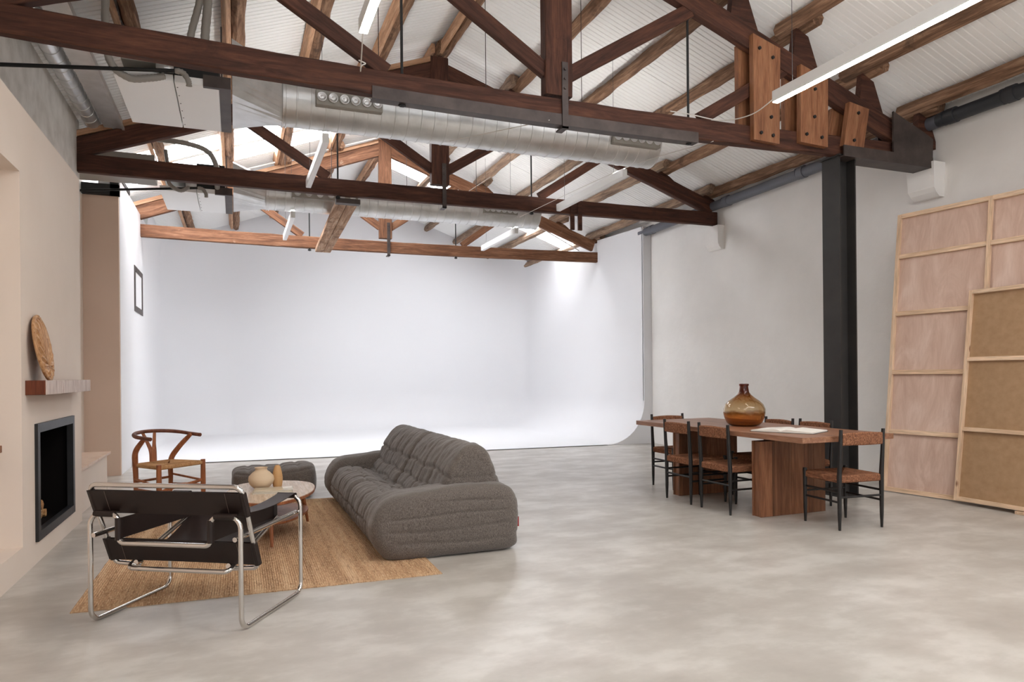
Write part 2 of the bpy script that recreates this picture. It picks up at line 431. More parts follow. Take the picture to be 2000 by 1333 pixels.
# white side wall with its small window opening, y 10.36 .. cyclorama
bm = bmesh.new()
wall_with_holes(bm, -1.62, -1.38, 10.36, 13.8, 0, 3.86, [(11.72, 12.72, 2.26, 2.94)], .10)
finish('wall_left', bm, M['cyc'], kind='structure')
wt = thing('window_1', None, None, (-1.38, 12.22, 2.26), kind='structure')
bm = bmesh.new()
for lo, hi in (((-1.47, 11.72, 2.26), (-1.37, 11.85, 2.94)), ((-1.47, 12.62, 2.26), (-1.37, 12.72, 2.94)), ((-1.47, 11.85, 2.26), (-1.37, 12.62, 2.345)), ((-1.47, 11.85, 2.865), (-1.37, 12.62, 2.94))):
    box(bm, lo, hi)
finish('window_frame', bm, M['dark_steel'], wt, Matrix.Identity(4))
bm = bmesh.new()
for lo, hi in (((-1.46, 11.86, 2.35), (-1.39, 11.93, 2.86)), ((-1.46, 12.50, 2.35), (-1.39, 12.61, 2.86)), ((-1.46, 11.93, 2.35), (-1.39, 12.50, 2.40)), ((-1.46, 11.93, 2.82), (-1.39, 12.50, 2.86))):
    box(bm, lo, hi)
finish('window_sash', bm, M['black'], wt, Matrix.Identity(4))
bm = bmesh.new(); box(bm, (-1.475, 11.84, 2.33), (-1.465, 12.64, 2.88)); finish('window_pane', bm, M['winpane'], wt, Matrix.Identity(4))

# right wall
bm = bmesh.new(); n = 40
box(bm, (XR, YB, 0), (XR+.2, 17.2, 4.15))
finish('wall_right', bm, M['white_wall'], kind='structure')
# cyclorama: coved corner back wall, swept floor, right return
def cyc():
    bm = bmesh.new()
    xr, xl, yb = 6.83, -1.379, 17.0
    plan = []    # (x, y, inward normal, cove radius, top z)
    yfr, yfl = 10.86, 11.30
    Rr, Rl = .85, 1.5
    def top(x, y): return roofz(x)+.02
    for k in range(9): 
        y = yfr+(yb-Rr-yfr)*k/8; plan.append((xr, y, (-1, 0), .75, 3.9+.17*min(1, k/8)))
    for k in range(1, 13):
        a = PI/2*k/12; plan.append((xr-Rr+Rr*math.cos(a), yb-Rr+Rr*math.sin(a), (-math.cos(a), -math.sin(a)), .75, None))
    for k in range(1, 25):
        x = xr-Rr+(xl+Rl-xr+Rr)*k/24; plan.append((x, yb, (0, -1), .84, None))
    for k in range(1, 15):
        a = PI/2+PI/2*k/14; t = k/14; plan.append((xl+Rl+Rl*math.cos(a), yb-Rl+Rl*math.sin(a), (-math.cos(a), -math.sin(a)), .75-.6*t, None))
    for k in range(1, 9):
        y = yb-Rl+(yfl-yb+Rl)*k/8; plan.append((xl, y, (1, 0), .15, None))
    rows = []; m = 10
    for x, y, nn, r, tz in plan:
        if tz is None: tz = top(x, y) if y > 13.8 else 3.86
        row = [bm.verts.new((x, y, tz))]
        for k in range(m+1):
            a = PI/2*k/m
            row.append(bm.verts.new((x+nn[0]*r*(1-math.cos(a)), y+nn[1]*r*(1-math.cos(a)), .012+r*(1-math.sin(a)))))
        rows.append(row)
    for a, b in zip(rows[:-1], rows[1:]):
        for i in range(m+1): bm.faces.new((a[i], a[i+1], b[i+1], b[i]))
    inner = [r[-1] for r in rows]
    f = bm.faces.new(inner); bmesh.ops.triangulate(bm, faces=[f])
    bmesh.ops.remove_doubles(bm, verts=bm.verts[:], dist=.0005)
    # front lip down to the floor
    return bm
finish('wall_back', cyc(), M['cyc'], smooth=True, auto=.6, kind='structure')
bm = bmesh.new()      # end panel of the right return, between its curved edge and the wall
prof = [(7.0, 3.9), (6.83, 3.9)]
for k in range(13):
    a = PI/2*k/12; prof.append((6.83-.75*(1-math.cos(a)), .012+.75*(1-math.sin(a))))
prof += [(6.08, 0), (7.0, 0)]
A = [bm.verts.new((x, 10.84, z)) for x, z in prof]; B = [bm.verts.new((x, 10.88, z)) for x, z in prof]
bm.faces.new(A); bm.faces.new(B[::-1])
for i in range(len(A)): j = (i+1) % len(A); bm.faces.new((A[i], A[j], B[j], B[i]))
finish('trim_1', bm, M['cyc'], kind='structure')
bm = bmesh.new()      # gable behind the cyclorama closes the hall
v = [bm.verts.new(p) for p in ((-2, 17.35, 0), (7.2, 17.35, 0), (7.2, 17.35, 4.2), (2.6, 17.35, 5.9), (-2, 17.35, 4.2))]; bm.faces.new(v)
finish('wall_back', bm, M['white_wall'], kind='structure')

# ------------------------------------------------------------------ roof of ribbed sheets
ceil = thing('ceiling', None, None, (2.6, 6, 5.69), kind='structure')
def roof_panel_mesh(width, L):
    bm = bmesh.new(); pts = []; nr = max(2, int(round(width/.0715))); p = width/nr
    for k in range(nr):
        y = k*p
        pts += [(y+.002, 0), (y+p*.80, 0), (y+p*.84, .007), (y+p*.94, .007)]
    pts.append((width-.002, 0))
    a = [bm.verts.new((0, y, z)) for y, z in pts]; b = [bm.verts.new((L, y, z)) for y, z in pts]
    a2 = [bm.verts.new((0, y, .04)) for y in (width-.002, .002)]; b2 = [bm.verts.new((L, y, .04)) for y in (width-.002, .002)]
    for i in range(len(a)-1): bm.faces.new((a[i], a[i+1], b[i+1], b[i]))
    bm.faces.new(a+a2); bm.faces.new((b+b2)[::-1]); bm.faces.new((a2[0], a2[1], b2[1], b2[0]))
    bm.faces.new((a[-1], a2[0], b2[0], b[-1])); bm.faces.new((a2[1], a[0], b[0], b2[1]))
    bmesh.ops.recalc_face_normals(bm, faces=bm.faces[:])
    me = bpy.data.meshes.new('roof_panel'); bm.to_mesh(me); bm.free(); return me
sl = math.atan(.37); LEN = 4.75/math.cos(sl)
meshes = {}
def put_panel(side, y0, y1, name='roof_panel', mat=None):
    key = (round(y1-y0, 3), name)
    if key not in meshes:
        if name == 'roof_panel': me = roof_panel_mesh(y1-y0, LEN); me.materials.append(mat or M['panel'])
        else:
            bm = bmesh.new(); box(bm, (0, 0, 0), (LEN, y1-y0, .03)); me = bpy.data.meshes.new(name); bm.to_mesh(me); bm.free(); me.materials.append(mat)
        meshes[key] = me
    o = bpy.data.objects.new(name, meshes[key]); COL.objects.link(o)
    if side > 0: W = Matrix.Translation((2.6, y0, 5.69)) @ Matrix.Rotation(sl, 4, 'Y')
    else: W = Matrix.Translation((2.6, y1, 5.69)) @ Matrix.Rotation(PI, 4, 'Z') @ Matrix.Rotation(sl, 4, 'Y')
    attach(o, ceil, W)
def run(side, segs):
    for y0, y1, kind in segs:
        if kind == 's': put_panel(side, y0, y1, 'skylight_sheet', M['sky']); continue
        y = y0
        nn = max(1, int(round((y1-y0)/1.0))); st = (y1-y0)/nn
        for k in range(nn): put_panel(side, round(y0+k*st, 4), round(y0+(k+1)*st, 4))
run(-1, [(-4.0, -1.2, 'p'), (-1.2, -.5, 's'), (-.5, 10.62, 'p'), (10.62, 11.28, 's'), (11.28, 11.40, 'p'), (11.40, 12.08, 's'), (12.08, 17.3, 'p')])  # the skylight nearest the open end is unseen, added to brighten the foreground
run(1, [(-4.0, .3, 'p'), (.3, 1.1, 's'), (1.1, 13.55, 'p'), (13.55, 14.33, 's'), (14.33, 17.3, 'p')])  # the nearer skylight is out of view, added as extra foreground light

# ------------------------------------------------------------------ purlins
def purl(side, k, x, mats):
    """one old log per bay, ends lapped over the trusses; the left slope has a pale batten beside each"""
    bays = [(-3.5, 5.55, 'over the foreground bay'), (5.15, 9.15, 'between the nearest and middle trusses'), (8.8, 12.85, 'between the middle and farthest trusses'), (12.4, 17.0, 'beyond the farthest truss')]
    z = 5.625 - .37*abs(x-2.6) - .02
    up = Vector((.37 if x > 2.6 else -.37, 0, 1)).normalized()
    if abs(x-2.6) < .1: up = Vector((0, 0, 1)); z -= .03
    names = {0: 'ridge'}
    order = {-4: 'lowest on the left slope', -3: 'second up on the left slope', -2: 'third up on the left slope', -1: 'highest on the left slope', 0: 'at the ridge', 1: 'highest on the right slope', 2: 'second down on the right slope', 3: 'third down on the right slope', 4: 'fourth down on the right slope', 5: 'lowest on the right slope'}
    for b, (y0, y1, where) in enumerate(bays):
        off = .05 if b % 2 else -.05
        lab = ('rough log purlin ' if side > 0 else 'old dark purlin ') + order[k] + ', ' + where
        o = beam('purlin', (x+off, y0, z-off*.37*(1 if x > 2.6 else -1)), (x+off, y1, z-off*.37*(1 if x > 2.6 else -1)), .13, .14, mats[b % len(mats)], rough=.035, segs=26, ch=.035, up=up, seed=k*3+b,
             label=lab, cat='beam', group='roof purlins')
        if side <= 0:
            beam('batten', (x+off-.10, y0+.1, z-.03), (x+off-.10, y1-.25, z-.03), .05, .12, M['plank'], o, rough=.004, segs=4, up=up, seed=k, label='pale squared batten')
XP = {-4: -.86, -3: 0.0, -2: .82, -1: 1.7, 0: 2.6, 1: 3.6, 2: 4.42, 3: 5.16, 4: 6.02, 5: 6.82}
for k, x in XP.items():
    purl(1 if k > 0 else -1, k, x, [M['log']] if k <= 0 else [M['log'], M['log'], M['log_grey'], M['log_grey']])

# ------------------------------------------------------------------ trusses
def truss(idx, yc, top_l, top_m, tie_h, apex, slope_l, slope_r, xl, xr, label, mat, cleatmat, kp_w, plank=True, wid=.09, kpz=None):
    t = thing('roof_truss', label, 'truss', (2.55, yc, top_l-tie_h), group='timber roof trusses')
    xm = 2.54
    beam('tie_beam', (xl, yc, top_l-tie_h/2), (xr, yc, top_l-tie_h/2), wid, tie_h, mat, t, rough=.012, segs=40, ch=.008, sag=top_l-top_m, seed=idx)
    rd = .24
    # rafters: top line given by apex and slope
    def rz(x): return apex-(slope_r if x > xm else slope_l)*abs(x-xm)
    for s, sp in ((-1, slope_l), (1, slope_r)):
        xe = xl if s < 0 else xr-.08
        ca = math.cos(math.atan(sp)); p0 = Vector((xm+s*.06, yc+.0, rz(xm+s*.06)-rd/2/ca)); p1 = Vector((xe, yc, rz(xe)-rd/2/ca))
        beam('rafter', p0, p1, wid, rd-.03, mat, t, rough=.012, segs=24, ch=.008, seed=idx+s)
        if s < 0 and plank:
            q0 = Vector((xm-.1, yc, rz(xm-.1)+.03)); q1 = Vector((xe+.02, yc, rz(xe+.02)+.03))
            beam('rafter_plank', q0, q1, wid-.02, .065, M['plank'], t, rough=.003, segs=6, seed=idx+9, label='pale plank nailed on the rafter')
        for k, x in XP.items():      # wedge cleats carrying the purlins
            if (x-xm)*s < .3 or (s < 0 and plank): continue
            zr = rz(x); zp = 5.53-.37*abs(x-2.6)
            if zp-zr < .02: zp = zr+.03
            bm = bmesh.new(); hw = wid/2-.01
            pr = [(x-s*.10, zr+.10*sp-.03), (x+s*.22, zr-.22*sp-.03), (x+s*.09, zp-.045), (x-s*.06, zp+.02)]
            a = [bm.verts.new((px_, yc-hw, pz)) for px_, pz in pr]; b = [bm.verts.new((px_, yc+hw, pz)) for px_, pz in pr]
            bm.faces.new(a); bm.faces.new(b[::-1])
            for i in range(4): j = (i+1) % 4; bm.faces.new((a[i], a[j], b[j], b[i]))
            finish('cleat', bm, cleatmat, t, Matrix.Identity(4))
    kb = (top_m+.0 if kpz is None else kpz)
    beam('king_post', (xm, yc, kb), (xm, yc, apex+.02), wid+.02, kp_w, mat, t, rough=.006, segs=10, seed=idx+3, up=(1, 0, 0))
    # webs
    xo = 1.32
    for s in (-1, 1):
        sp = slope_l if s < 0 else slope_r
        inner0 = Vector((xm+s*(kp_w/2-.02), yc, kb+.20)); xi = xm+s*(xo+.02); inner1 = Vector((xi, yc, rz(xi)-rd+.02))
        beam('web_brace', inner0, inner1, wid-.03, .125, mat, t, rough=.006, segs=6, seed=idx+5+s)
        xs = xm+s*(xo+.12); xt = xm+s*2.42
        beam('web_brace', (xs, yc, top_m+.02), (xt, yc, rz(xt)-rd+.03), wid-.03, .12, mat, t, rough=.006, segs=6, seed=idx+7+s)
        bm = bmesh.new(); cyl(bm, (xm+s*xo, yc, top_m-tie_h-.04), (xm+s*xo, yc, rz(xm+s*xo)-.05), .011, 8)
        cyl(bm, (xm+s*xo, yc, top_m-tie_h-.035), (xm+s*xo, yc, top_m-tie_h-.01), .028, 6)
        finish('tie_rod', bm, M['black'], t, Matrix.Identity(4), label='thin black iron rod')
    # stirrup strap under the king post
    bm = bmesh.new(); zb = top_m-tie_h
    box(bm, (xm+.02, yc-wid/2-.022, zb-.06), (xm+.075, yc-wid/2-.01, kb+.28)); box(bm, (xm+.02, yc-wid/2-.022, zb-.06), (xm+.075, yc+wid/2+.022, zb-.045))
    for z in (kb+.06, kb+.14, kb+.22): cyl(bm, (xm+.047, yc-wid/2-.035, z), (xm+.047, yc-wid/2-.01, z), .012, 8)
    finish('strap', bm, M['dark_steel'], t, Matrix.Identity(4), label='dark steel strap with bolts')
    return t, rz
T1, rz1 = truss(1, 5.345, 3.655, 3.562, .19, 5.26, .36, .36, -1.62, 6.92, 'nearest roof truss with orange repair boards and a steel shoe', M['truss'], M['truss'], .245, plank=False, kpz=3.585)
T2, rz2 = truss(2, 8.975, 3.745, 3.722, .20, 5.43, .36, .345, -1.63, 6.97, 'middle roof truss, dark timber with plain ends and a pale plank on its left rafter', M['truss'], M['truss'], .24, kpz=3.77)
T3, rz3 = truss(3, 12.575, 3.715, 3.675, .20, 5.48, .37, .36, -1.50, 6.83, 'farthest roof truss, reddish timber coloured lighter as if skylit, in front of the white backdrop', M['truss_skylit'], M['truss_skylit'], .225, kpz=3.73)
# repair boards, shoe and plates on the nearest truss
I4 = Matrix.Identity(4)
def slab_xz(bm, pts, y0, y1):
    a = [bm.verts.new((x, y0, z)) for x, z in pts]; b = [bm.verts.new((x, y1, z)) for x, z in pts]
    bm.faces.new(a); bm.faces.new(b[::-1])
    for i in range(len(a)): j = (i+1) % len(a); bm.faces.new((a[i], a[j], b[j], b[i]))
def board(pts, y0, y1, bolts, name='repair_board'):
    # local X runs up the board so the grain follows it
    bl, br, tr, tl = [Vector((x, 0, z)) for x, z in pts]
    p0 = (bl+br)/2; p1 = (tl+tr)/2
    Mx, L = basis((p0.x, y0, p0.z), (p1.x, y0, p1.z), (0, 1, 0))
    bm = bmesh.new(); slab_xz(bm, pts, y0, y1)
    bm.transform(Mx.inverted())
    o = finish(name, bm, M['new_wood'], T1, Mx, label='orange new repair board bolted to the truss')
    if bolts:
        for x, z in bolts:
            bm = bmesh.new(); cyl(bm, (x, y0-.014, z), (x, y0+.004, z), .017, 6); finish('bolt', bm, M['black'], o, I4)
board([(4.52, 3.43), (4.82, 3.42), (4.84, 4.33), (4.52, 4.42)], 5.245, 5.30, [(4.60, 3.50), (4.74, 3.49), (4.59, 4.29), (4.745, 4.225), (4.72, 3.66)])
board([(4.47, 3.47), (4.77, 3.47), (4.77, 4.30), (4.47, 4.37)], 5.395, 5.45, [])
board([(5.08, 3.47), (5.42, 3.455), (5.43, 4.12), (5.09, 4.22)], 5.245, 5.30, [(5.15, 3.55), (5.34, 3.54), (5.16, 4.10), (5.25, 3.73), (5.26, 4.0)])
board([(5.03, 3.49), (5.35, 3.49), (5.35, 4.10), (5.03, 4.20)], 5.395, 5.45, [])
board([(5.63, 3.50), (5.89, 3.49), (5.97, 3.90), (5.71, 3.94)], 5.245, 5.30, [(5.76, 3.56), (5.82, 3.84)])
board([(5.56, 3.52), (5.80, 3.52), (5.88, 3.88), (5.64, 3.92)], 5.395, 5.45, [])
bm = bmesh.new()
slab_xz(bm, [(6.30, 3.50), (6.86, 3.44), (6.87, 3.70), (6.75, 3.75), (6.30, 3.92)], 5.24, 5.26)
slab_xz(bm, [(6.30, 3.50), (6.86, 3.44), (6.87, 3.70), (6.75, 3.75), (6.30, 3.92)], 5.43, 5.45)
finish('steel_shoe', bm, M['dark_steel'], T1, I4, label='dark steel gusset plate at the wall end')
bm = bmesh.new(); box(bm, (5.62, 5.235, 3.40), (6.86, 5.25, 3.50)); box(bm, (5.62, 5.235, 3.39), (6.86, 5.45, 3.40)); finish('steel_channel', bm, M['dark_steel'], T1, I4)
bm = bmesh.new()
for s in (0, 1):   # steel angle along the sagging middle of the tie beam, following it
    pass
segs = 16; ringsA = []
for i in range(segs+1):
    x = .98+(3.93-.98)*i/segs; t = 2*(x+1.62)/(6.92+1.62)-1; zb = 3.435-.090*(1-t*t)
    ringsA.append([(x, 5.288, zb-.008), (x, 5.288, zb+.085), (x, 5.296, zb+.085), (x, 5.296, zb-.002), (x, 5.385, zb-.002), (x, 5.385, zb-.008)])
loft(bm, ringsA); finish('steel_angle', bm, M['dark_steel'], T1, I4, label='grey steel angle under the middle of the tie beam')
# two short hangers bolted to the middle truss
for x in (4.43, 4.55):
    bm = bmesh.new(); box(bm, (x, 8.90, 3.30), (x+.06, 8.93, 3.70)); cyl(bm, (x+.03, 8.89, 3.36), (x+.03, 8.91, 3.36), .012, 8)
    finish('hanger', bm, M['truss'], T2, I4, label='short vertical wooden hanger')

# timber slung between middle and farthest truss
M['hang_wood'].name = 'slung timber'
hb = thing('slung_beam', 'weathered double plank beam slung under the middle and farthest trusses', 'beam', (1.38, 9.1, 3.45))
Mx, L = basis((1.32, 8.98, 3.455), (1.44, 12.62, 3.40))
for s in (-1, 1):
    beam('plank', (1.345+s*.07, 9.1, 3.475), (1.435+s*.065, 12.50, 3.445), .128, .07, M['hang_wood'], hb, rough=.006, segs=16, ch=.006, seed=s)
bm = bmesh.new(); box(bm, (1.20, 8.99, 3.44), (1.50, 9.10, 3.50)); finish('bracket', bm, M['dark_steel'], hb, I4, label='dark end bracket')

# steel column under the nearest truss
bm = bmesh.new(); cx, cy, hw = 5.72, 5.40, .11
box(bm, (cx-hw, cy-hw+.0, 0), (cx-hw+.014, cy+hw, 3.42)); box(bm, (cx+hw-.014, cy-hw, 0), (cx+hw, cy+hw, 3.42)); box(bm, (cx-hw+.014, cy-.006, 0), (cx+hw-.014, cy+.006, 3.42))
cl = finish('steel_column', bm, M['column'], None, I4, label='black steel H column standing behind the dining table under the nearest truss', cat='column')
bm = bmesh.new(); box(bm, (cx-.13, cy-.13, 0), (cx+.13, cy+.13, .012)); finish('base_plate', bm, M['column'], cl, I4)
bm = bmesh.new(); box(bm, (cx-.13, cy-.13, 3.405), (cx+.13, cy+.13, 3.42)); finish('cap_plate', bm, M['column'], cl, I4)

# white corbels on the right wall
def corbel(y, z, d, label):
    bm = bmesh.new(); n = 5
    rings = []
    for k in range(9):
        a = k/8; zz = z-.36*a; dd = d*(1-.12*a) if a < .8 else d*(.9-1.2*(a-.8)*2)
        hw = .165*(1-.1*a)
        rings.append([(7.01, y-hw, zz), (7.0-max(dd, .05), y-hw, zz), (7.0-max(dd, .05), y+hw, zz), (7.01, y+hw, zz)])
    loft(bm, rings)
    finish('corbel', bm, M['white_wall'], None, I4, label=label, cat='corbel', group='plastered truss corbels')
corbel(5.37, 3.46, .17, 'white plastered corbel under the steel shoe of the nearest truss')
corbel(8.96, 3.52, .13, 'small white plastered corbel under the end of the middle truss')

# grey drain pipe along the right wall
pp = thing('drain_pipe', 'grey plastic drain pipe with collars running along the top of the right wall', 'pipe', (6.89, 5, 3.86))
bm = bmesh.new(); cyl(bm, (6.90, 5.2, 3.88), (6.89, 11.0, 3.80), .068, 20); finish('pipe', bm, M['pvc'], pp, I4, smooth=True, auto=.7)
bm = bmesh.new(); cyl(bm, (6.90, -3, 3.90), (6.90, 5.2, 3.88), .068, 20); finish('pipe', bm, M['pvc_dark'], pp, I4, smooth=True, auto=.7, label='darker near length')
for y in (5.0, 7.05, 8.55, 10.6, 4.4):
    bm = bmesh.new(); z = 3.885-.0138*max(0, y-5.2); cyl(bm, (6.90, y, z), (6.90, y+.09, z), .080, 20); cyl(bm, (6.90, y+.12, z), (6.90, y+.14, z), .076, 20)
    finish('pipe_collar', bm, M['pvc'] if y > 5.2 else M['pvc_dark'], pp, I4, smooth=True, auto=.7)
bm = bmesh.new(); box(bm, (6.86, 5.5, 3.985), (6.999, 11, 4.02)); finish('trim_2', bm, M['white_wall'], kind='structure')

# ------------------------------------------------------------------ ducts and air handling
def spiral_duct(y, z, r, x0, x1, label, grille):
    d = thing('spiral_duct', label, 'duct', (x0, y, z), group='spiral ducts')
    bm = bmesh.new(); rings = []; nseg = 48; nx = int((x1-x0)/.125)
    def ring(x, rr): return [(x, y+rr*math.cos(2*PI*k/nseg), z+rr*math.sin(2*PI*k/nseg)) for k in range(nseg)]
    x = x0; rings.append(ring(x, r))
    for i in range(nx):
        xa = x0+(x1-x0)*(i+1)/nx
        rings += [ring(xa-.012, r), ring(xa-.009, r+.005), ring(xa-.001, r+.005), ring(xa+.002, r)]
    loft(bm, rings)
    o = finish('duct_body', bm, M['galv'], d, I4, smooth=True, auto=.35)
    bm = bmesh.new()
    for xx in (x0, x0+.03): loft(bm, [ring(xx, r+.012), ring(xx+.012, r+.012)])
    finish('duct_flange', bm, M['galv'], d, I4)
    for gx0, gx1 in grille:
        g0 = y-r*.86; bmg = bmesh.new(); A = -.55
        zz = z-.035
        box(bmg, (gx0, y-r-.05, zz-.07), (gx1, y-r*.7, zz+.07), .004)
        g = finish('nozzle_box', bmg, M['unit_grey'], d, I4, label='grey box with six round air nozzles')
        for k in range(6):
            cxn = gx0+(gx1-gx0)*(k+.5)/6; bmg = bmesh.new()
            R_ = []
            for rr, yy in ((.042, -.05), (.046, -.062), (.036, -.066), (.030, -.055), (.012, -.060)):
                R_.append([(cxn+rr*math.cos(2*PI*q/14), y-r+yy, zz+rr*math.sin(2*PI*q/14)) for q in range(14)])
            loft(bmg, R_); finish('nozzle', bmg, M['galv'], g, I4, smooth=True)
    # drop-rod hangers
    for hx in (x0+.9, x0+2.0, x0+3.1):
        bm = bmesh.new(); cyl(bm, (hx, y, z+r-.002), (hx, y, roofz(hx)-.02), .004, 6)
        finish('duct_hanger', bm, M['dark_steel'], d, I4)
    return d
def air_unit(y0, y1, zb, x0, x1, yc, r, zc, label, dx):
    u = thing('air_handling_unit', label, 'air unit', (x0, y0, zb), group='ceiling air units')
    xm = x0+(x1-x0)*.56
    bm = bmesh.new(); box(bm, (x0, y0, zb), (xm-.004, y1, zb+.06), .004); box(bm, (xm+.004, y0, zb), (x1, y1, zb+.06), .004); finish('bottom_panel', bm, M['unit_white'], u, I4, label='white sheet underside')
    bm = bmesh.new(); box(bm, (xm, y0+.02, zb+.06), (x1, y1-.02, zb+.38)); finish('housing', bm, M['black'], u, I4, label='dark fan housing')
    bm = bmesh.new(); box(bm, (x0+.05, y0+.02, zb+.14), (xm-.01, y1-.02, zb+.36)); finish('control_box', bm, M['unit_grey'], u, I4, label='grey service box')
    bm = bmesh.new(); cyl(bm, (x0+.3, y0+.0, zb+.10), (xm, y0, zb+.10), .03, 14); finish('pipe_stub', bm, M['galv'], u, I4, smooth=True)
    bm = bmesh.new()
    v = [bm.verts.new(p) for p in ((x0+.50*(xm-x0)/.45*.62, y0+.012, zb+.142), (x0+.50*(xm-x0)/.45*.62+.06, y0+.012, zb+.142), (x0+.50*(xm-x0)/.45*.62+.03, y0+.012, zb+.195))]; bm.faces.new(v)
    finish('warning_sign', bm, M['yellow'], u, I4, label='small yellow warning triangle')
    bm = bmesh.new(); box(bm, (xm-.14, y0+.008, zb+.142), (xm-.03, y0+.014, zb+.195)); finish('rating_plate', bm, M['unit_white'], u, I4)
    # screws along seams
    bm = bmesh.new()
    for k in range(6):
        yy = y0+.1+k*(y1-y0-.2)/5
        for xx in (xm+.02,): cyl(bm, (xx, yy, zb-.003), (xx, yy, zb+.002), .005, 6)
    finish('screws', bm, M['dark_steel'], u, I4, kind='stuff')
    bm = bmesh.new(); box(bm, (x1+.0, y0+.02, zb+.0), (x1+.09, y1, zb+.012)); box(bm, (x1-.12, y0-.01, zb-.005), (x1+.09, y0+.03, zb+.09))
    cyl(bm, (x1+.02, y0-.005, zb+.02), (x1+.02, y0-.005, zb+.5), .006, 8)
    finish('hanging_bracket', bm, M['dark_steel'], u, I4, label='dark hanging bracket with threaded rod')
    # square-to-round transition
    bm = bmesh.new(); n = 32; xa = x1+.10; sq = []; rd = []
    hy = (y1-y0)/2-.02; cyy = (y0+y1)/2; zc2 = zb+.24
    for k in range(n):
        a = 2*PI*(k+.5)/n; c, s = math.cos(a), math.sin(a); m = max(abs(c)/1.0, abs(s)/1.0)
        sq.append((xa, cyy+hy*c/m, zc2+.235*s/m)); rd.append((dx, yc+r*c, zc+r*s))
    loft(bm, [sq, rd]); finish('duct_reducer', bm, M['galv'], u, I4, label='tapering galvanised reducer')
    return u
# near bay
air_unit(6.20, 7.30, 3.62, -.86, -.10, 6.78, .235, 3.81, 'white ceiling air unit behind the nearest truss with yellow warning triangle', .42)
spiral_duct(6.78, 3.81, .235, .42, 4.38, 'large shiny spiral duct behind the nearest truss', [(.70, 1.30), (3.75, 4.33)])
air_unit(9.80, 10.92, 3.62, -.86, -.10, 10.35, .235, 3.83, 'white ceiling air unit behind the middle truss', .42)
spiral_duct(10.35, 3.83, .235, .42, 4.52, 'matt looking spiral duct behind the middle truss', [(.75, 1.65), (3.55, 4.1)])
# ducts along the left wall
bm = bmesh.new(); rings = []; n = 24
for i in range(64):
    y = -3+i*.193
    for dy, rr in ((0, .076), (.17, .076), (.174, .081), (.186, .081), (.192, .076)):
        rings.append([(-1.45+rr*math.cos(2*PI*k/n), y+dy, 4.108+rr*math.sin(2*PI*k/n)) for k in range(n)])
loft(bm, rings)
finish('round_duct', bm, M['galv'], None, I4, smooth=True, auto=.35, label='slim round galvanised duct running along the top of the left wall', cat='duct')
bm = bmesh.new(); box(bm, (-1.335, -3, 4.06), (-1.15, 9.3, 4.16), .004); box(bm, (-1.155, -3, 4.045), (-1.13, 9.3, 4.075))
finish('flat_duct', bm, M['galv'], None, I4, label='flat rectangular sheet metal duct beside the slim round duct', cat='duct')
# box duct and dark steel beams over the brown wall
bm = bmesh.new(); box(bm, (-1.75, 9.45, 3.66), (-.88, 9.78, 3.95), .004); box(bm, (-1.75, 9.44, 3.655), (-.88, 9.46, 3.67))
finish('branch_duct', bm, M['unit_grey'], None, I4, label='short rectangular duct above the brown wall feeding the far air unit', cat='duct')
bm = bmesh.new(); box(bm, (-1.79, 10.24, 3.615), (-1.37, 10.34, 3.75)); box(bm, (-1.47, 10.34, 3.865), (-1.37, 11.3, 3.93)); box(bm, (-1.47, 10.24, 3.615), (-1.37, 10.34, 3.93))
finish('steel_lintel', bm, M['black'], None, I4, label='black steel lintel lying on top of the brown wall', cat='beam')
# black condensate pipes with grey flexible elbows
for y, x0, x1, z0, z1, lab in ((6.12, -1.6, -.42, 3.55, 3.68, 'nearest'), (9.72, -1.78, -.42, 3.51, 3.66, 'middle')):
    bp = thing('black_pipe', 'thin black pipe crossing from the left wall to the air unit behind the %s truss' % lab, 'pipe', (x0, y, z0), group='condensate pipes')
    bm = bmesh.new(); cyl(bm, (x0, y, z0), (x1, y, z1), .015, 10); finish('pipe', bm, M['black'], bp, I4, smooth=True, auto=.7)
    bm = bmesh.new(); pth = fillet([(x1, y, z1), (x1+.06, y, z1+.0), (x1+.10, y, z1-.07), (x1+.10, y+.02, z1-.10)], .04); tube(bm, pth, [(.024 if i % 2 else .019) for i in range(len(pth))], 12); finish('flexible_elbow', bm, M['conduit'], bp, I4, smooth=True, label='grey flexible elbow')
# conduits arching from the roof into the units
def conduit(pts, r, label, name='flexible_conduit'):
    bm = bmesh.new(); p = spline(pts, 10); tube(bm, p, [(r*1.1 if i % 2 else r) for i in range(len(p))], 12)
    finish(name, bm, M['conduit'], None, I4, smooth=True, label=label, cat='conduit', group='flexible conduits')
conduit([(-.83, 5.9, 4.5), (-.87, 5.95, 4.1), (-.88, 6.1, 3.72), (-.76, 6.17, 3.60), (-.60, 6.18, 3.62), (-.5, 6.2, 3.66)], .026, 'grey flexible conduit curling under the left end of the near air unit')
conduit([(-.28, 6.0, 4.75), (-.22, 6.05, 4.35), (-.30, 6.2, 4.05), (-.34, 6.3, 3.9)], .026, 'left one of two grey conduits dropping behind the nearest truss')
conduit([(-.20, 6.0, 4.75), (-.17, 6.05, 4.35), (-.20, 6.2, 4.05), (-.21, 6.3, 3.9)], .032, 'right one of two grey conduits dropping behind the nearest truss')
conduit([(-.95, 9.7, 4.22), (-.55, 9.68, 4.20), (-.30, 9.66, 4.12), (-.20, 9.66, 3.95), (-.19, 9.68, 3.78), (-.19, 9.8, 3.70)], .03, 'grey conduit arching over the tie beam of the middle truss')
conduit([(-.78, 9.7, 4.1), (-.75, 9.68, 3.85), (-.74, 9.68, 3.68), (-.62, 9.68, 3.60), (-.52, 9.72, 3.66)], .022, 'thin grey conduit looping under the far air unit')

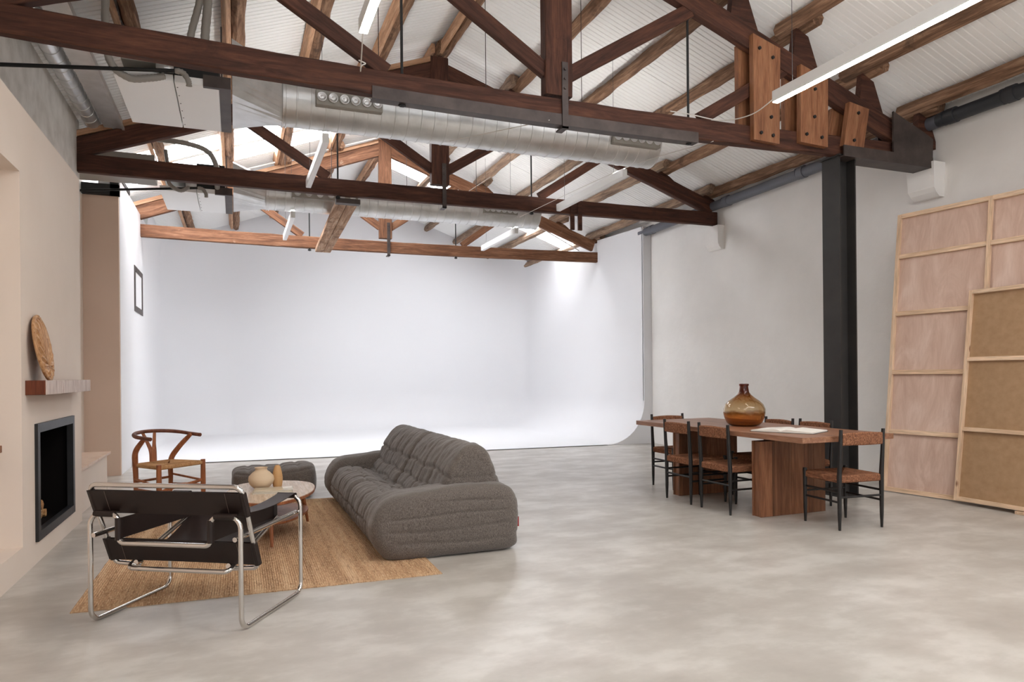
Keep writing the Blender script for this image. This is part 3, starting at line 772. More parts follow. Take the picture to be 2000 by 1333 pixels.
# ------------------------------------------------------------------ linear lamps
def lamp(x, y0, y1, lit, label, z=3.5):
    l = thing('linear_lamp', label, 'lamp', (x, (y0+y1)/2, z), group='suspended linear lamps')
    bm = bmesh.new(); box(bm, (x-.03, y0, z), (x+.03, y1, z+.09), .002); finish('lamp_body', bm, M['lampwhite'], l, I4, label='white aluminium body')
    bm = bmesh.new(); box(bm, (x-.026, y0+.004, z-.004), (x+.026, y1-.004, z)); finish('diffuser', bm, M['led'] if lit else M['led_off'], l, I4, label='lit diffuser' if lit else 'unlit diffuser')
    if True:
        bm = bmesh.new(); box(bm, (x-.024, y0+.01, z+.09), (x+.024, y1-.01, z+.092)); finish('added_uplight', bm, M['added_up_glow'], l, I4, label='unseen glowing strip added to brighten the ceiling')  # added emitter, on over unlit lamps too, to lift the ceiling
    for y in (y0+.25, y1-.2):
        bm = bmesh.new(); cyl(bm, (x, y, z+.09), (x, y, roofz(x)-.0), .0022, 5); finish('suspension_wire', bm, M['wire'], l, I4)
    return l
lamp(.80, 2.9, 4.62, True, 'lit linear lamp hanging left of centre in the foreground bay')
lamp(4.20, 2.85, 4.62, True, 'lit linear lamp hanging at the right in the foreground bay')
lamp(.80, -1.6, .15, True, 'unseen linear lamp added on the left behind the viewer for more light')  # extra lamps out of view, added to light the foreground
lamp(4.20, -1.6, .15, True, 'unseen linear lamp added on the right behind the viewer for more light')
lamp(.83, 6.9, 8.62, False, 'unlit linear lamp on the left, before the middle truss')
lamp(4.15, 6.95, 8.72, False, 'unlit linear lamp on the right between the nearest and middle trusses')
lamp(.78, 10.3, 12.05, False, 'unlit linear lamp on the left in front of the farthest truss')
lamp(4.17, 10.3, 11.95, False, 'unlit linear lamp on the right in front of the farthest truss')
def cable(pts, r, label, mat='cable'):
    bm = bmesh.new(); tube(bm, spline(pts, 8), r, 6); finish('cable', bm, M[mat], None, I4, smooth=True, label=label, cat='cable', group='cables and wires')
cable([(.80, 4.62, 3.54), (.83, 4.85, 3.50), (.87, 5.15, 3.48), (.90, 5.28, 3.575), (.93, 5.29, 3.60), (.88, 5.285, 3.615)], .005, 'white cable from the lit lamp left of centre to the nearest truss')
cable([(4.20, 4.62, 3.54), (4.2, 4.9, 3.50), (4.12, 5.2, 3.54), (3.85, 5.31, 3.60), (3.65, 5.32, 3.605)], .005, 'white cable sagging from the lit lamp at the right to the nearest truss')
cable([(2.44, 5.28, 3.36), (3.3, 5.9, 3.30), (3.98, 6.4, 3.42)][:1]+[(1.95, 6.52, 3.52)], .004, 'thin white cord running from the nearest king post back to the big duct')
cable([(4.10, 5.30, 3.38), (4.15, 7.0, 3.60), (3.65, 8.90, 3.42)], .004, 'long white cord from the nearest truss past the unlit right lamp to the middle truss')
cable([(2.66, 9.03, 3.53), (4.40, 12.1, 4.90)], .005, 'white cord rising from the middle king post back to a far purlin')
# lighting track following the roof near the farthest truss
bm = bmesh.new(); tr = [(.1, 12.45, 4.68), (2.55, 12.45, 5.55), (3.6, 12.9, 5.15), (7.0, 13.4, 3.83)]
tube(bm, tr[:2], .014, 6); tube(bm, [tr[1], tr[3]], .014, 6)
finish('roof_conduit', bm, M['cable'], None, I4, label='thin white conduit following the roof slope over the farthest truss', cat='conduit')

# ------------------------------------------------------------------ fireplace things
bm = bmesh.new()
x0, x1 = -1.29, -1.245; ya, yb, za, zb = 5.60, 6.77, .15, .95; f = .062
box(bm, (x0, ya, za), (x1, ya+f, zb)); box(bm, (x0, yb-f, za), (x1, yb, zb)); box(bm, (x0, ya+f, za), (x1, yb-f, za+f)); box(bm, (x0, ya+f, zb-f), (x1, yb-f, zb))
ff = finish('fireplace_frame', bm, M['fireframe'], None, I4, label='dark metal frame around the black firebox in the left wall', cat='fireplace')
bm = bmesh.new(); xi = -1.80
for lo, hi in (((xi, 5.612, .162), (-1.27, 5.622, .938)), ((xi, 6.748, .162), (-1.27, 6.758, .938)), ((xi, 5.622, .162), (-1.27, 6.748, .172)), ((xi, 5.622, .928), (-1.27, 6.748, .938)), ((xi, 5.622, .172), (xi+.01, 6.748, .928))):
    box(bm, lo, hi)
finish('firebox_lining', bm, M['firebox'], ff, I4, label='black lining')
for i, (y, z, dx, r) in enumerate(((6.28, .218, -.62, .045), (6.38, .212, -.63, .04), (6.32, .29, -.61, .042), (6.47, .207, -.62, .035), (6.28, .355, -.63, .035))):
    bm = bmesh.new(); k = 7; rr = random.Random(i); L = .30
    ring = [(r*math.cos(2*PI*j/k)*rr.uniform(.75, 1.1), r*math.sin(2*PI*j/k)*rr.uniform(.75, 1.1)) for j in range(k)]
    loft(bm, [[(dx-1.27+q*L+.2, y+a, z+b) for a, b in ring] for q in (0, .3, .7, 1)])
    finish('split_log', bm, M['firewood'], None, I4, label=('split firewood log inside the firebox, ' + ['front left on the floor', 'in the middle on the floor', 'lying across the two lower ones', 'smallest, at the right on the floor', 'topmost of the pile'][i]), cat='firewood', group='firewood in the firebox')
# mantel
mt = thing('mantel_shelf', 'chunky wooden mantel beam with whitewashed front on the left wall above the fireplace', 'shelf', (-1.265, 6.1, 1.15))
bm = bmesh.new(); box(bm, (-1.27, 5.385, 1.15), (-1.153, 6.86, 1.245), .003); finish('beam_body', bm, M['mantel_end'], mt, I4, label='dark brown timber')
for k in range(3):
    a = 5.385+k*.4917; bm = bmesh.new(); box(bm, (-1.153, a+.001, 1.15), (-1.143, a+.4907, 1.245), .002)
    o = finish('front_board', bm, M['mantel'], mt, I4, label='whitewashed face board')
# leaf shaped fan plate leaning on the wall
def fanplate():
    t = thing('fan_plate', 'oval brown wicker plate shaped like a palm leaf leaning on the mantel', 'decoration', (-1.19, 5.62, 1.247))
    # local: u along y, v up the plate, n out from the wall
    H_, W_ = .43, .185
    Mx = Matrix.Translation((-1.172, 5.60, 1.25)) @ Matrix.Rotation(-.17, 4, 'Y')
    def out(a):    # oval outline, narrower at foot
        v = H_/2-H_/2*math.cos(a); w_ = W_*math.sin(a)*(1+.10*math.cos(a+PI)) 
        return w_, v
    bm = bmesh.new(); na = 72; rings = []
    foot = Vector((0, .02, .09))
    for ir in range(9):
        f_ = ir/8; ring = []
        for k in range(na):
            a = 2*PI*k/na; wv, vv = (out(a) if a <= PI else (lambda q: (-q[0], q[1]))(out(2*PI-a)))
            p = Vector((0, wv, vv)); q = foot.lerp(p, f_)
            q.x = (.014 if k % 4 < 2 else -.010)*(.2+.8*f_)*(1 if f_ < 1 else 0)+.012*math.sin(f_*PI)
            ring.append(q)
        rings.append(ring)
    loft(bm, rings, caps=False)
    finish('leaf_blade', bm, M['fan'], t, Mx, smooth=False, label='pleated radiating leaf')
    bm = bmesh.new(); rim = []
    for k in range(na):
        a = 2*PI*k/na; wv, vv = (out(a) if a <= PI else (lambda q: (-q[0], q[1]))(out(2*PI-a))); rim.append((0, wv, vv))
    tube(bm, rim+[rim[0]], .012, 8); finish('rim', bm, M['fan'], t, Mx, smooth=True, label='raised oval rim')
    bm = bmesh.new(); 
    for k in range(3): 
        lathe(bm, [(.001, -.004), (.016, 0), (.018, .008), (.010, .016), (.001, .018)], 10, c=(0, (k-1)*.028, H_-.012+.01*(k == 1)))
    finish('crest', bm, M['fan'], t, Mx, smooth=True, label='small knotted crest')
fanplate()
# bench plinth with stone top
bn = thing('stone_bench', 'low cream plastered bench with a pink travertine top beside the fireplace', 'bench', (-1.5, 8.05, 0))
bm = bmesh.new(); box(bm, (-1.79, 7.152, 0), (-1.335, 8.93, .415)); finish('plinth', bm, M['beige'], bn, I4)
bm = bmesh.new(); box(bm, (-1.79, 7.152, .415), (-1.30, 8.96, .44), .002); finish('stone_top', bm, M['stone'], bn, I4, label='pink beige travertine slab')
bm = bmesh.new(); box(bm, (-1.78, 4.75, .80), (-1.345, 5.2, .845), .003); finish('niche_shelf', bm, M['new_wood'], None, I4, label='orange wooden shelf board inside the wall niche at the left edge', cat='shelf')

# ------------------------------------------------------------------ rug
def rug():
    bm = bmesh.new(); A, B, Cc, D = Vector((-.83, 4.345, 0)), Vector((1.204, 4.275, 0)), Vector((1.20, 7.40, 0)), Vector((-.80, 7.46, 0))
    nu, nv = 150, 30; rings = []
    top = [[None]*(nv+1) for _ in range(nu*2+1)]
    for i in range(nu*2+1):
        u = i/(nu*2)
        for j in range(nv+1):
            v = j/nv; p = A.lerp(B, u).lerp(D.lerp(Cc, u), v)
            wob = noise.noise(Vector((i*.37, v*14, 3)))*.0015
            p.z = (.012 if i % 2 else .0085)+wob
            if i in (0, nu*2): p.z = .006; p.x += noise.noise(Vector((v*20, i, 1)))*.006
            if j in (0, nv): p.z = .006; p.y += noise.noise(Vector((u*60, j, 5)))*.008
            top[i][j] = bm.verts.new(p)
    for i in range(nu*2):
        for j in range(nv): bm.faces.new((top[i][j], top[i+1][j], top[i+1][j+1], top[i][j+1]))
    # skirt
    loop = [top[i][0] for i in range(nu*2+1)]+[top[nu*2][j] for j in range(1, nv+1)]+[top[i][nv] for i in range(nu*2-1, -1, -1)]+[top[0][j] for j in range(nv-1, 0, -1)]
    low = [bm.verts.new((v.co.x, v.co.y, .0005)) for v in loop]
    for i in range(len(loop)): j = (i+1) % len(loop); bm.faces.new((loop[i], loop[j], low[j], low[i]))
    finish('jute_rug', bm, M['rug'], None, I4, label='large woven jute rug under the coffee table and sofa', cat='rug')
rug()
RZ = .0125

# ------------------------------------------------------------------ sofa
def groove(d, w_, depth): return -depth*math.exp(-(d/w_)**2)
def pad(bm, prof, y0, y1, rnd, disp, ny=64, sub=7):
    """closed x-z profile swept along y with rounded ends and stitched grooves"""
    pr = spline([(x, 0, z) for x, z in prof], sub, True); n = len(pr)
    area_ = sum(pr[i].x*pr[(i+1) % n].z-pr[(i+1) % n].x*pr[i].z for i in range(n))
    hx = (max(p.x for p in pr)-min(p.x for p in pr))/2; hz = (max(p.z for p in pr)-min(p.z for p in pr))/2
    cxm = (max(p.x for p in pr)+min(p.x for p in pr))/2; czm = (max(p.z for p in pr)+min(p.z for p in pr))/2
    sg = 1 if area_ > 0 else -1; N_ = []; arc = [0]
    for i in range(n):
        t = (pr[(i+1) % n]-pr[i-1]).normalized(); N_.append(Vector((t.z, 0, -t.x))*sg); arc.append(arc[-1]+(pr[(i+1) % n]-pr[i]).length)
    ys = []
    for k in range(9): ys.append(y0+rnd*(1-math.cos(PI/2*k/8)))
    for k in range(1, ny): ys.append(y0+rnd+(y1-y0-2*rnd)*k/ny)
    for k in range(8, -1, -1): ys.append(y1-rnd*(1-math.cos(PI/2*k/8)))
    rings = []
    for y in ys:
        d = min(y-y0, y1-y); ins = rnd-math.sqrt(max(0, rnd*rnd-(rnd-d)**2)) if d < rnd else 0
        ring = []
        for i in range(n):
            p = Vector((pr[i].x, y, pr[i].z)); g = disp(p, N_[i], arc[i], y)
            p = Vector((cxm+(p.x-cxm)*(1-ins/hx), y, czm+(p.z-czm)*(1-ins/hz)))+N_[i]*g; p.z = max(p.z, RZ if p.x < 1.22 else .002); ring.append(p)
        rings.append(ring)
    loft(bm, rings, caps=False)
    for r_, yy in ((rings[0], y0), (rings[-1], y1)):      # softly domed end
        base = [bm.verts.new(q) for q in r_]; c = sum((q for q in r_), Vector())/n; prev = base
        for f_ in (.95, .9, .84, .78, .72, .66, .6, .54, .48, .42, .36, .3, .24, .18, .12, .06):
            cur = []
            for i, q in enumerate(r_):
                w_ = c.lerp(q, f_); w_.y = q.y+(-1 if yy == y0 else 1)*.012*(1-f_*f_); w_.y += disp(w_, Vector((0, -1 if yy == y0 else 1, 0)), None, yy)*(-1 if yy == y0 else 1); cur.append(bm.verts.new(w_))
            for i in range(n): bm.faces.new((prev[i], prev[(i+1) % n], cur[(i+1) % n], cur[i]))
            prev = cur
        try: bm.faces.new(prev)
        except Exception: pass
    bmesh.ops.remove_doubles(bm, verts=bm.verts[:], dist=.0004)
SEATP = [(1.02, .0), (.92, .035), (.868, .13), (.872, .24), (.925, .335), (1.03, .372), (1.15, .355), (1.27, .315), (1.40, .28), (1.62, .20), (1.66, .08), (1.60, .0), (1.3, -.01)]
BACKP = [(1.40, .10), (1.24, .26), (1.275, .36), (1.36, .50), (1.45, .64), (1.53, .725), (1.62, .75), (1.70, .715), (1.755, .62), (1.80, .48), (1.835, .33), (1.85, .15), (1.80, .02), (1.60, .0)]
ARMP = [(1.0, .0), (.895, .06), (.838, .16), (.842, .275), (.905, .385), (1.00, .438), (1.16, .458), (1.40, .478), (1.65, .482), (1.80, .465), (1.872, .40), (1.897, .28), (1.885, .12), (1.83, .01), (1.40, .0)]
def sofa_module(ya, yb, arm_side, label, tag=False):
    t = thing('sofa_module', label, 'sofa', (1.35, (ya+yb)/2, 0), group='modular sofa')
    ys0, ys1 = (ya+.30, yb) if arm_side < 0 else (ya, yb-.30)
    L_ = ys1-ys0; main = [ys0+L_*k/4 for k in (1, 2, 3)]; pleats = [ys0+L_*(k+.5)/11 for k in range(11)]
    def wr(p, a=.005, f=9, sd=0.0): q = Vector((p.x*f+sd, p.y*f*1.6, p.z*f)); return a*noise.noise(q)+a*.6*noise.noise(q*2.4)
    def d_seat(p, n, arc, y):
        g = wr(p, .008, 8, ya)
        if arc is None: return g
        wob = .012*noise.noise(Vector((p.x*5, y*3, 2)))
        for ly in main: g += groove(y-ly-wob, .013, .016)
        if n.x < .35 and p.x < 1.12 and p.z > .1:
            for ly in pleats: g += groove(y-ly-wob*1.5, .009, .006)
        for lx in (1.06, 1.17, 1.28): 
            if n.z > .2: g += groove(p.x-lx-.02*math.sin(y*9), .012, .013)
        for lz in (.10, .19): 
            if n.x < -.4: g += groove(p.z-lz-.006*math.sin(y*11), .010, .010)
        return g
    def d_back(p, n, arc, y):
        g = wr(p, .008, 8, ya+5)
        if arc is None: return g + groove(p.z-.52, .010, .008)
        wob = .012*noise.noise(Vector((p.z*5, y*3, 7)))
        for ly in main: g += groove(y-ly-wob, .011, .012)
        if p.z > .58:
            for ly in pleats: g += groove(y-ly-wob*1.5, .009, .0035)
        if n.x < .2:
            for lz in (.34, .44, .55): g += groove(p.z-lz-.010*math.sin(y*10), .010, .016)
            g += -.02*math.exp(-((p.z-.46)/.09)**2)
        elif n.z < .6: g += groove(p.z-.52, .010, .008)
        return g
    def d_arm(p, n, arc, y):
        g = wr(p, .006, 6, ya+9)
        k = 1 if arc is None else .5
        for lz in (.11, .20, .295, .385): g += groove(p.z-lz-.010*math.sin(p.x*6+lz*17), .009, .007*k)
        return g
    bm = bmesh.new(); pad(bm, SEATP, ys0, ys1-.004, .075, d_seat, 72, 13); finish('seat_cushion', bm, M['fabric'], t, I4, smooth=True)
    ye = .13
    bm = bmesh.new(); pad(bm, BACKP, ys0-(ye if arm_side < 0 else 0), ys1-.004+(ye if arm_side > 0 else 0), .065, d_back, 72, 13); finish('back_cushion', bm, M['fabric'], t, I4, smooth=True)
    a0, a1 = (ya, ya+.34) if arm_side < 0 else (yb-.34, yb)
    bm = bmesh.new(); pad(bm, ARMP, a0, a1, .085, d_arm, 20, 10); finish('armrest', bm, M['fabric'], t, I4, smooth=True)
    if tag:
        bm = bmesh.new(); box(bm, (1.872, ya+.075, .155), (1.905, ya+.080, .225)); finish('cloth_tag', bm, M['red'], t, I4, label='small red cloth tag')
    return t
sofa_module(4.64, 6.02, -1, 'near half of the low quilted grey brown sofa, with the arm facing the viewer', True)
sofa_module(6.03, 7.40, 1, 'far half of the low quilted grey brown sofa, by the ottoman')
# ottoman
def f_ott(u, p, n):
    g = 0
    for lx in (.12, .28, .44, .60): g += groove(p.x-lx, .018, .014)*max(0, n.z)
    for ly in (7.68, 7.90): g += groove(p.y-ly, .018, .014)*max(0, n.z)
    if n.y < -.3: g += groove(p.z-.30, .012, .01)
    g += .008*noise.noise(p*9)
    p = p+n*g
    if u.z > 0: p.z -= .035*(1-u.x*u.x)*u.z; p.z += .018*u.x*u.z
    return p
bm = bmesh.new(); superq(bm, (.375, 7.79, .178), (.415, .33, .178), 4.6, 36, f_ott)
finish('ottoman', bm, M['fabric'], None, I4, smooth=True, label='low quilted grey brown ottoman behind the coffee table', cat='ottoman')

# ------------------------------------------------------------------ coffee table
def slab_outline(bm, pts, z0, z1, ch=.006, mi=0):
    c = Vector((sum(p[0] for p in pts)/len(pts), sum(p[1] for p in pts)/len(pts), 0))
    def ring(z, k): return [((p[0]-c.x)*k+c.x, (p[1]-c.y)*k+c.y, z) for p in pts]
    loft(bm, [ring(z0, .97), ring(z0+ch, 1), ring(z1-ch*.3, 1), ring(z1, .995)], mi=mi)
ct = thing('coffee_table', 'two tier teak coffee table with a rounded triangular pale top', 'table', (.28, 5.75, RZ))
top_o = spline([(-.07, 5.80, 0), (.02, 6.16, 0), (.218, 6.27, 0), (.452, 6.20, 0), (.575, 6.03, 0), (.585, 5.78, 0), (.523, 5.50, 0), (.384, 5.26, 0), (.234, 5.15, 0), (.066, 5.24, 0), (-.045, 5.50, 0)], 5, True)
bm = bmesh.new(); slab_outline(bm, top_o, .350, .374); finish('table_edge', bm, M['teak'], ct, I4, smooth=True, auto=.5, label='warm teak edge')
bm = bmesh.new(); cc = Vector((.26, 5.75, 0)); loft(bm, [[((p.x-cc.x)*k+cc.x, (p.y-cc.y)*k+cc.y, z) for p in top_o] for k, z in ((.985, .3735), (.985, .377))]); finish('table_top', bm, M['laminate'], ct, I4, label='pale laminate top')
sh_o = spline([(.555, 6.10, 0), (.52, 5.85, 0), (.40, 5.60, 0), (.277, 5.50, 0), (.15, 5.56, 0), (.06, 5.85, 0), (.12, 6.20, 0), (.32, 6.33, 0), (.48, 6.28, 0)], 5, True)
bm = bmesh.new(); slab_outline(bm, sh_o, .150, .170); finish('lower_shelf', bm, M['teak'], ct, I4, smooth=True, auto=.5)
for (bx, by), (tx, ty) in (((.239, 5.40), (.235, 5.47)), ((.57, 6.25), (.50, 6.12)), ((-.02, 6.20), (.06, 6.08))):
    bm = bmesh.new(); tube(bm, [(bx, by, RZ), ((bx+tx)/2, (by+ty)/2, .19), (tx, ty, .352)], [.011, .017, .019], 14); finish('leg', bm, M['teak'], ct, I4, smooth=True, auto=.8)
# vases
bm = bmesh.new(); lathe(bm, [(.001, 0), (.048, 0), (.056, .006), (.085, .035), (.098, .068), (.093, .098), (.066, .128), (.046, .142), (.043, .155), (.050, .166), (.044, .166), (.038, .155), (.04, .14), (.001, .12)], 40)
finish('round_vase', bm, M['vase1'], None, Matrix.Translation((.185, 5.86, .377)), smooth=True, auto=.8, label='round sand coloured ceramic vase with a short neck on the coffee table', cat='vase')
bm = bmesh.new(); lathe(bm, [(.001, 0), (.030, 0), (.035, .01), (.040, .05), (.0405, .078), (.039, .080), (.0395, .083), (.034, .12), (.024, .158), (.016, .172), (.012, .170), (.001, .15)], 32)
finish('slim_vase', bm, M['vase2'], None, Matrix.Translation((.308, 5.90, .377)), smooth=True, auto=.8, label='slim pointed ochre vase beside the round vase on the coffee table', cat='vase')
def slabrot(name, cx, cy, z, a, sx, sy, h, mat, label, cat, group=None):
    t = thing(name, label, cat, (cx, cy, z), a, group=group); W = WM[t.name]
    bm = bmesh.new(); box(bm, (-sx/2, -sy/2, 0), (sx/2, sy/2, .002)); box(bm, (-sx/2, -sy/2, h-.002), (sx/2, sy/2, h)); box(bm, (-sx/2, -sy/2, .002), (-sx/2+.003, sy/2, h-.002)); finish('cover', bm, mat, t, W)
    bm = bmesh.new(); box(bm, (-sx/2+.004, -sy/2+.004, .002), (sx/2-.004, sy/2-.004, h-.002)); finish('pages', bm, M['paper'], t, W)
slabrot('magazine', .262, 5.665, .3772, -.10, .285, .21, .010, M['mag'], 'lower beige magazine lying on the coffee table', 'magazine', 'magazines on the coffee table')
slabrot('magazine', .268, 5.672, .3873, -.07, .28, .20, .009, M['mag'], 'upper glossy magazine stacked in front of the vases', 'magazine', 'magazines on the coffee table')
bm = bmesh.new(); box(bm, (.335, 5.66, .3964), (.405, 5.75, .3975)); finish('paper_card', bm, M['paper'], None, I4, label='small white card lying on the upper magazine', cat='card')

# ------------------------------------------------------------------ tubular steel armchair
def club_chair():
    t = thing('tubular_armchair', 'chrome tubular armchair with dark brown leather straps at the front of the rug', 'chair', (-.338, 3.9095, 0), math.atan2(-.5203, .8540))
    W = WM[t.name]; r = .0125
    def tb(name, pts, rad=.05, label=None, rr=r):
        bm = bmesh.new(); tube(bm, fillet(pts, rad, 7), rr, 12); o = finish(name, bm, M['chrome'], t, W, smooth=True, auto=.8)
        if label: o['label'] = label
    zt, zc, D = .565, .418, .625
    # side and rear/front frame: floor runners + uprights + arm bows + cross bars
    for s in (-1, 1):
        tb('side_frame', [(s*.256, 0, zc+.06), (s*.256, 0, zt-.0), (s*.418, 0, zt), (s*.418, 0, r), (s*.418, D, r), (s*.418, D, zt), (s*.256, D, zt), (s*.256, D, zc+.06)], .06)
        tb('side_rail', [(s*.392, -.01, .455), (s*.392, D-.0, .470)], 0)
    for y in (0, D):
        tb('cross_tube', [(-.256, y, zc+.065), (-.256, y, zc), (.256, y, zc), (.256, y, zc+.065)], .05)
    # back frame
    tb('back_frame', [(-.415, .162, .29), (-.425, .0, .712), (.425, .0, .712), (.415, .162, .29)], .045)
    tb('back_frame', [(-.415, .15, .32), (-.41, .168, .272), (-.25, .168, .262)], .04)
    tb('back_frame', [(.415, .15, .32), (.41, .168, .272), (.25, .168, .262)], .04)
    # seat frame: U at the rear low, rising forward
    tb('seat_frame', [(-.28, .61, .44), (-.285, .17, .29), (-.29, .10, .262), (.29, .10, .262), (.285, .17, .29), (.28, .61, .44)], .06)
    def strap(name, a0, a1, b0, b1, n=14, sagv=(0, 0, 0), th=.003, label=None):
        """leather between edge a0-a1 and edge b0-b1"""
        bm = bmesh.new(); a0, a1, b0, b1, sv = map(Vector, (a0, a1, b0, b1, sagv)); R1 = []
        nrm = (b0-a0).cross(a1-a0).normalized()*th/2
        for i in range(n+1):
            k = i/n; sg = sv*(1-(2*k-1)**2); row = []
            for j in range(5):
                q = j/4; p = a0.lerp(b0, k).lerp(a1.lerp(b1, k), q)+sg; row.append(p)
            ring = [p+nrm for p in row]+[p-nrm for p in reversed(row)]
            R1.append(ring)
        loft(bm, R1); o = finish(name, bm, M['leather'], t, W, smooth=True, auto=.9)
        if label: o['label'] = label
    # back straps wrap the uprights
    def bk(z, s): k = (z-.29)/.42; return (s*(.416+.004*k), .162-.162*k, z)
    for name, z0, z1 in (('back_strap', .560, .682), ('lower_back_strap', .292, .412)):
        for off in (-.015, .015):
            a0, a1, b0, b1 = [Vector(bk(z, s))+Vector((s*.014, off, 0)) for z, s in ((z0, -1), (z1, -1), (z0, 1), (z1, 1))]
            strap(name if off < 0 else 'strap_lining', a0, a1, b0, b1, sagv=(0, .012 if off < 0 else -.004, 0))
        for s in (-1, 1):
            pts = [Vector(bk(z0+(z1-z0)*k/6, s)) for k in range(7)]; bm = bmesh.new(); tube(bm, pts, .0175, 12); finish('strap_loop', bm, M['leather'], t, W, smooth=True, auto=.8)
            bm = bmesh.new(); p0, p1 = Vector(bk(z0+.003, s)), Vector(bk(z1-.003, s)); o3 = Vector((-s*.085, -.0185, 0)); tube(bm, [p0+o3+Vector((0, .0035, 0)), p1+o3+Vector((0, .0035, 0))], .0012, 5); finish('seam', bm, M['stitch'], t, W)
    # seat sling
    strap('seat_sling', (-.275, .17, .305), (.275, .17, .305), (-.275, .61, .445), (.275, .61, .445), sagv=(0, 0, -.035), label='dark leather seat')
    for s in (-1, 1):
        # arm rest: top band with sleeves
        strap('armrest_strap', (s*.385, .0, zt+.014), (s*.285, .0, zt+.014), (s*.385, D, zt+.014), (s*.285, D, zt+.014), sagv=(0, 0, -.028), label='leather armrest')
        strap('side_strap', (s*.256, .0, zc+.02), (s*.256, .0, zc+.125), (s*.256, D, zc+.02), (s*.256, D, zc+.125), label='leather side panel', th=.005)
        for y in (0, D):
            bm = bmesh.new(); tube(bm, [(s*.28, y, zt), (s*.39, y, zt)], .0165, 12); finish('sleeve', bm, M['leather'], t, W, smooth=True, auto=.8)
            bm = bmesh.new(); tube(bm, [(s*.256, y, zc+.015), (s*.256, y, zc+.128)], .0165, 12); finish('sleeve', bm, M['leather'], t, W, smooth=True, auto=.8)
    for s in (-1, 1):
        bm = bmesh.new(); tube(bm, [(s*.265, .135, .283), (s*.265, .175, .275)], .014, 10); finish('clamp', bm, M['chrome'], t, W, smooth=True, auto=.8)
club_chair()

# ------------------------------------------------------------------ wishbone chair
def woven_seat(bm, quad, z0, z1, ribs=34, amp=.0022, dip=.012):
    """four triangular cord fields meeting in the middle, wrapped round the rails"""
    c = sum((Vector((q[0], q[1], 0)) for q in quad), Vector())/4
    for i in range(4):
        a, b = Vector((*quad[i], 0)), Vector((*quad[(i+1) % 4], 0)); edge = (b-a).normalized(); nrm = Vector((edge.y, -edge.x, 0))
        if nrm.dot(a-c) < 0: nrm = -nrm
        L = (b-a).length; n = ribs
        prev = None
        for k in range(n*2+1):
            u = k/(n*2); e = a.lerp(b, u); g = amp if k % 2 else -amp
            # inner end where this cord meets the diagonal
            tt = min(u, 1-u)*2; q = e.lerp(c, 1) if False else None
            inner = (a if u < .5 else b).lerp(c, tt)
            # project so the cord runs perpendicular to the rail
            d = (inner-e).dot(-nrm); inn = e-nrm*max(d, .001)
            zc_ = z1-dip*min(1, tt*1.2)
            prof = [inn+Vector((0, 0, zc_+g)), e.lerp(inn, .4)+Vector((0, 0, z1-dip*.35*tt+g)), e-nrm*.006+Vector((0, 0, z1+g)), e+nrm*(.006+g)+Vector((0, 0, z1-.010)), e+nrm*(.007+g)+Vector((0, 0, z0+.010)), e-nrm*.006+Vector((0, 0, z0)), inn+Vector((0, 0, z0+.006))]
            row = [bm.verts.new(p) for p in prof]
            if prev:
                for m_ in range(len(row)-1): 
                    try: bm.faces.new((prev[m_], prev[m_+1], row[m_+1], row[m_]))
                    except Exception: pass
            prev = row
def wishbone():
    t = thing('wishbone_chair', 'cherry wood chair with bent hoop rail and Y shaped splat by the white backdrop', 'chair', (-.615, 7.50, 0), math.radians(-137))
    W = WM[t.name]
    def sec(name, pts, rr, mat='wish', sq=None, n=12, sp=6):
        bm = bmesh.new(); p = spline(pts, sp); m = len(p); rr = [q*1.22 for q in rr]
        rad = [rr[0]+(rr[1]-rr[0])*i/(m-1) for i in range(m)] if len(rr) == 2 else [sum(0 for _ in ())+ (rr[min(int(i/(m-1)*(len(rr)-1)), len(rr)-2)]*(1-((i/(m-1)*(len(rr)-1)) % 1 if i < m-1 else 1))+rr[min(int(i/(m-1)*(len(rr)-1)), len(rr)-2)+1]*((i/(m-1)*(len(rr)-1)) % 1 if i < m-1 else 1)) for i in range(m)]
        tube(bm, p, rad, n, sq=sq); finish(name, bm, M[mat], t, W, smooth=True, auto=.8)
    for s in (-1, 1):
        sec('front_leg', [(s*.245, .20, 0), (s*.245, .20, .22), (s*.245, .20, .455)], (.013, .020, .018))
        sec('rear_leg', [(s*.19, -.20, 0), (s*.19, -.19, .25), (s*.195, -.19, .44), (s*.235, -.13, .56), (s*.250, -.02, .66), (s*.252, .03, .695)], (.013, .019, .022, .019, .013))
        sec('side_stretcher', [(s*.20, -.19, .20), (s*.245, .20, .20)], (.010, .010)); sec('side_stretcher', [(s*.20, -.19, .30), (s*.245, .20, .25)], (.009, .009))
    sec('front_stretcher', [(-.245, .20, .26), (0, .19, .225), (.245, .20, .26)], (.008, .014, .008), sq=(1.3, .8))
    sec('rear_stretcher', [(-.19, -.19, .27), (.19, -.19, .27)], (.010, .010))
    sec('front_stretcher', [(-.245, .20, .20), (0, .19, .235), (.245, .20, .20)], (.008, .014, .008), sq=(1.3, .8))
    rail = []
    for k in range(15):
        a = PI*(k/14)*1.04-.02*PI; rail.append((.275*math.cos(a), -.03-.235*math.sin(a)*1.0+(.0), .735-.035*(1-math.sin(max(0, min(PI, a))))))
    rail = [(.275, .13, .690)]+rail+[(-.275, .13, .690)]
    sec('hoop_rail', rail, (.015, .015), 'wish_dark', sp=4)
    for s in (-1, 1):
        sec('splat', [(s*.010, -.195, .44), (s*.016, -.200, .54), (s*.035, -.225, .62), (s*.065, -.258, .725)], (.020, .017, .013, .011), sq=(1.25, .55))
    sec('splat', [(0, -.195, .43), (0, -.200, .56)], (.028, .022), sq=(1.2, .5))
    bm = bmesh.new(); woven_seat(bm, [(-.235, .205), (.235, .205), (.19, -.195), (-.19, -.195)], .405, .445, 30)
    finish('woven_seat', bm, M['cord_pale'], t, W, recalc=True, label='pale woven paper cord seat')
wishbone()

